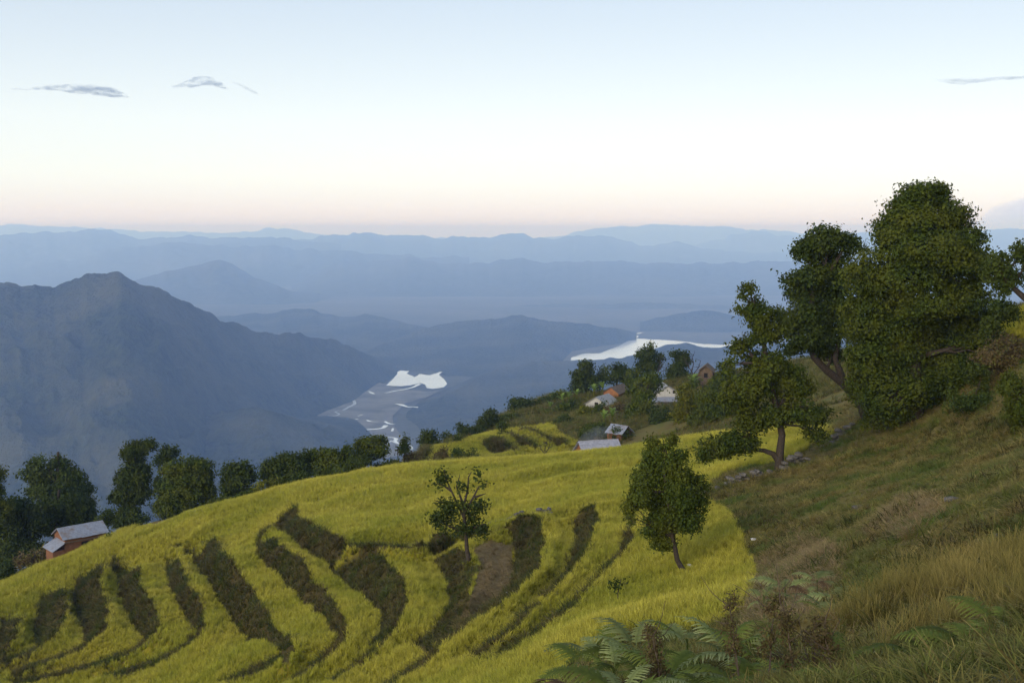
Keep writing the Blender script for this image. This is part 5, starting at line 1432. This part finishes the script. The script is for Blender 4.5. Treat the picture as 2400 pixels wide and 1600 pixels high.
FR = [frond_mesh(1, M_FERN), frond_mesh(2, M_FERN, arch=0.7), frond_mesh(3, M_FERN, n=14, arch=0.45)]
FRP = [frond_mesh(4, M_FERNP, arch=0.6), frond_mesh(5, M_FERNP, n=15)]
FRB = [frond_mesh(6, M_FERNB, arch=0.8)]
ferns = [  # crown pixel, distance, size, fronds, pale share, label
    (1490, 1500, 12.5, 1.15, 9, 0.35, 'big spreading fern in front of the rice, highest of the near ferns'),
    (1400, 1480, 13.5, 0.8, 6, 0.5, 'pale fern at the left of the big spreading fern'),
    (1560, 1545, 11.5, 1.0, 8, 0.2, 'dark green fern just below the big spreading fern'),
    (1700, 1500, 12.5, 1.0, 8, 0.3, 'fern with long flat fronds right of the big spreading fern'),
    (1790, 1530, 11.5, 1.1, 8, 0.15, 'broad dark fern among the dead stems at the bottom'),
    (1330, 1590, 12, 0.8, 6, 0.7, 'silvery fern at the bottom edge, leftmost of the ferns'),
    (1460, 1590, 10.5, 0.95, 7, 0.5, 'pale-tipped fern at the bottom edge under the big spreading fern'),
    (1650, 1590, 10, 1.0, 8, 0.1, 'deep green fern at the bottom edge beside the dead stems'),
    (1920, 1560, 10.5, 0.9, 7, 0.4, 'fern at the bottom edge in front of the straw grass'),
    (2060, 1560, 9.5, 0.85, 7, 0.4, 'fern with one long pale frond, below the straw grass'),
    (2170, 1540, 9, 0.85, 7, 0.2, 'bushy green fern between the straw grass and the footpath'),
    (2280, 1510, 9, 0.8, 7, 0.25, 'fern overhanging the footpath corner'),
    (2350, 1450, 9.5, 0.8, 6, 0.2, 'fern highest up beside the footpath'),
    (2120, 1595, 8, 0.7, 6, 0.1, 'low green fern at the bottom edge next to the footpath'),
    (1840, 1350, 21, 0.9, 5, 0.9, 'whitish fern on the dry patch, farthest up the slope'),
    (1915, 1345, 21, 0.9, 5, 0.9, 'whitish fern at the top right of the dry patch'),
    (1970, 1390, 18.5, 0.9, 5, 0.8, 'pale fern in the green right of the dry patch'),
    (1790, 1380, 20, 0.8, 5, 0.9, 'whitish fern at the left border of the dry patch'),
    (1935, 1440, 16.5, 0.85, 5, 0.8, 'pale fern just above the straw grass'),
    (1610, 1475, 13, 0.9, 7, 0.3, 'green fern right of the highest near fern, against the rice'),
    (1440, 1545, 12, 0.95, 7, 0.3, 'fern below and left of the highest near fern'),
    (1745, 1575, 10.5, 1.0, 8, 0.15, 'deep green fern between the dead stalks at the bottom edge'),
    (1370, 1540, 13, 0.8, 6, 0.5, 'pale fern at the very border of the rice, near the bottom'),
    (1855, 1545, 10.5, 0.9, 7, 0.2, 'dark fern at the left end of the straw grass'),
    (1985, 1590, 9, 0.8, 7, 0.2, 'green fern at the bottom edge under the middle of the straw grass'),
    (1545, 1600, 10.5, 0.9, 8, 0.25, 'fern at the bottom edge between the pale-tipped and the deep green fern'),
]
for k_, (u, v, Y_, sc, n, pale, lb) in enumerate(ferns):
    p = at(u, v, Y_); gz = ground_at(p[0], p[1]); r = np.random.default_rng(70 + k_)
    zc = min(max(gz, float(p[2]) - 0.15), gz + 0.7)
    root = empty('fern', (float(p[0]), float(p[1]), gz), label=lb, category='fern', group='bracken ferns by the footpath')
    part('stalk', tube([(0, 0, -0.1), (0.02, 0, (zc - gz) * 0.5), (0, 0, zc - gz + 0.04)], [0.018, 0.014, 0.010], 6), M_FERN if pale < .6 else M_FERNP, root)
    for i in range(n):
        w_ = r.uniform()
        me = FRP[r.integers(0, 2)] if w_ < pale else (FRB[0] if w_ > 0.93 else FR[r.integers(0, 3)])
        o = link('frond', me, None, root); o.location = (0, 0, zc - gz - r.uniform(0, 0.25) * (zc - gz))
        o.rotation_euler = (r.uniform(-.3, .3), r.uniform(-.35, .25), 6.283 * i / n + r.uniform(-.35, .35)); s_ = 0.95 * sc * r.uniform(.6, 1.2); o.scale = (s_, s_ * r.uniform(.75, 1.1), s_)

# dead stalks standing among the ferns
M_STALK = plain('dead_stalk', (0.06, 0.045, 0.035), (0.12, 0.09, 0.065), 9.0, 0.9, 0.1)
for k_, (u, v, top, Y_, lb) in enumerate([
        (1740, 1560, 1420, 10.5, 'dark dead stalk leaning left at the edge of the rice'), (1800, 1590, 1400, 10, 'tall dead stalk right of the broad dark fern'), (1870, 1600, 1440, 9.5, 'branched dead stalk before the straw grass'),
        (1895, 1590, 1470, 9.8, 'thin dead stalk at the left end of the straw grass'), (1960, 1600, 1480, 9, 'short dead stalk among the straw'), (1510, 1590, 1500, 11, 'brown dead stalk inside the big spreading fern'),
        (1560, 1600, 1490, 10.8, 'dead stalk with curled leaves behind the pale-tipped fern')]):
    a_ = at(u, v, Y_); b_ = at(u + (-30 if k_ % 2 == 0 else 22), top, Y_ + 0.2); gz = ground_at(a_[0], a_[1]); a_[2] = min(gz, a_[2]) - 0.05
    root = empty('dead_stalk', a_.tolist(), label=lb, category='dead plant', group='dead stalks among the ferns')
    r = np.random.default_rng(500 + k_); L_ = b_ - a_
    main = bend((0, 0, 0), L_, r, 7, 0.03)
    part('stem', tube(main, np.linspace(0.012, 0.004, 7), 5), M_STALK, root)
    tw = []
    for i in range(9):
        s_ = main[r.integers(2, 7)]; e_ = s_ + r.normal(0, 0.12, 3) + np.array([0, 0, 0.14])
        tw.append(tube(bend(s_, e_, r, 4, 0.1), np.linspace(0.005, 0.002, 4), 4))
    part('twigs', join(tw), M_STALK, root, kind='stuff')
    B_ = [(m_ + r.normal(0, .03, 3), (0.07, 0.07, 0.09)) for m_ in main[3:]]
    part('withered_leaves', crown(B_, 0.028, r, 0.35, 3, shell=0.2), M_LEAF_BROWN, root)
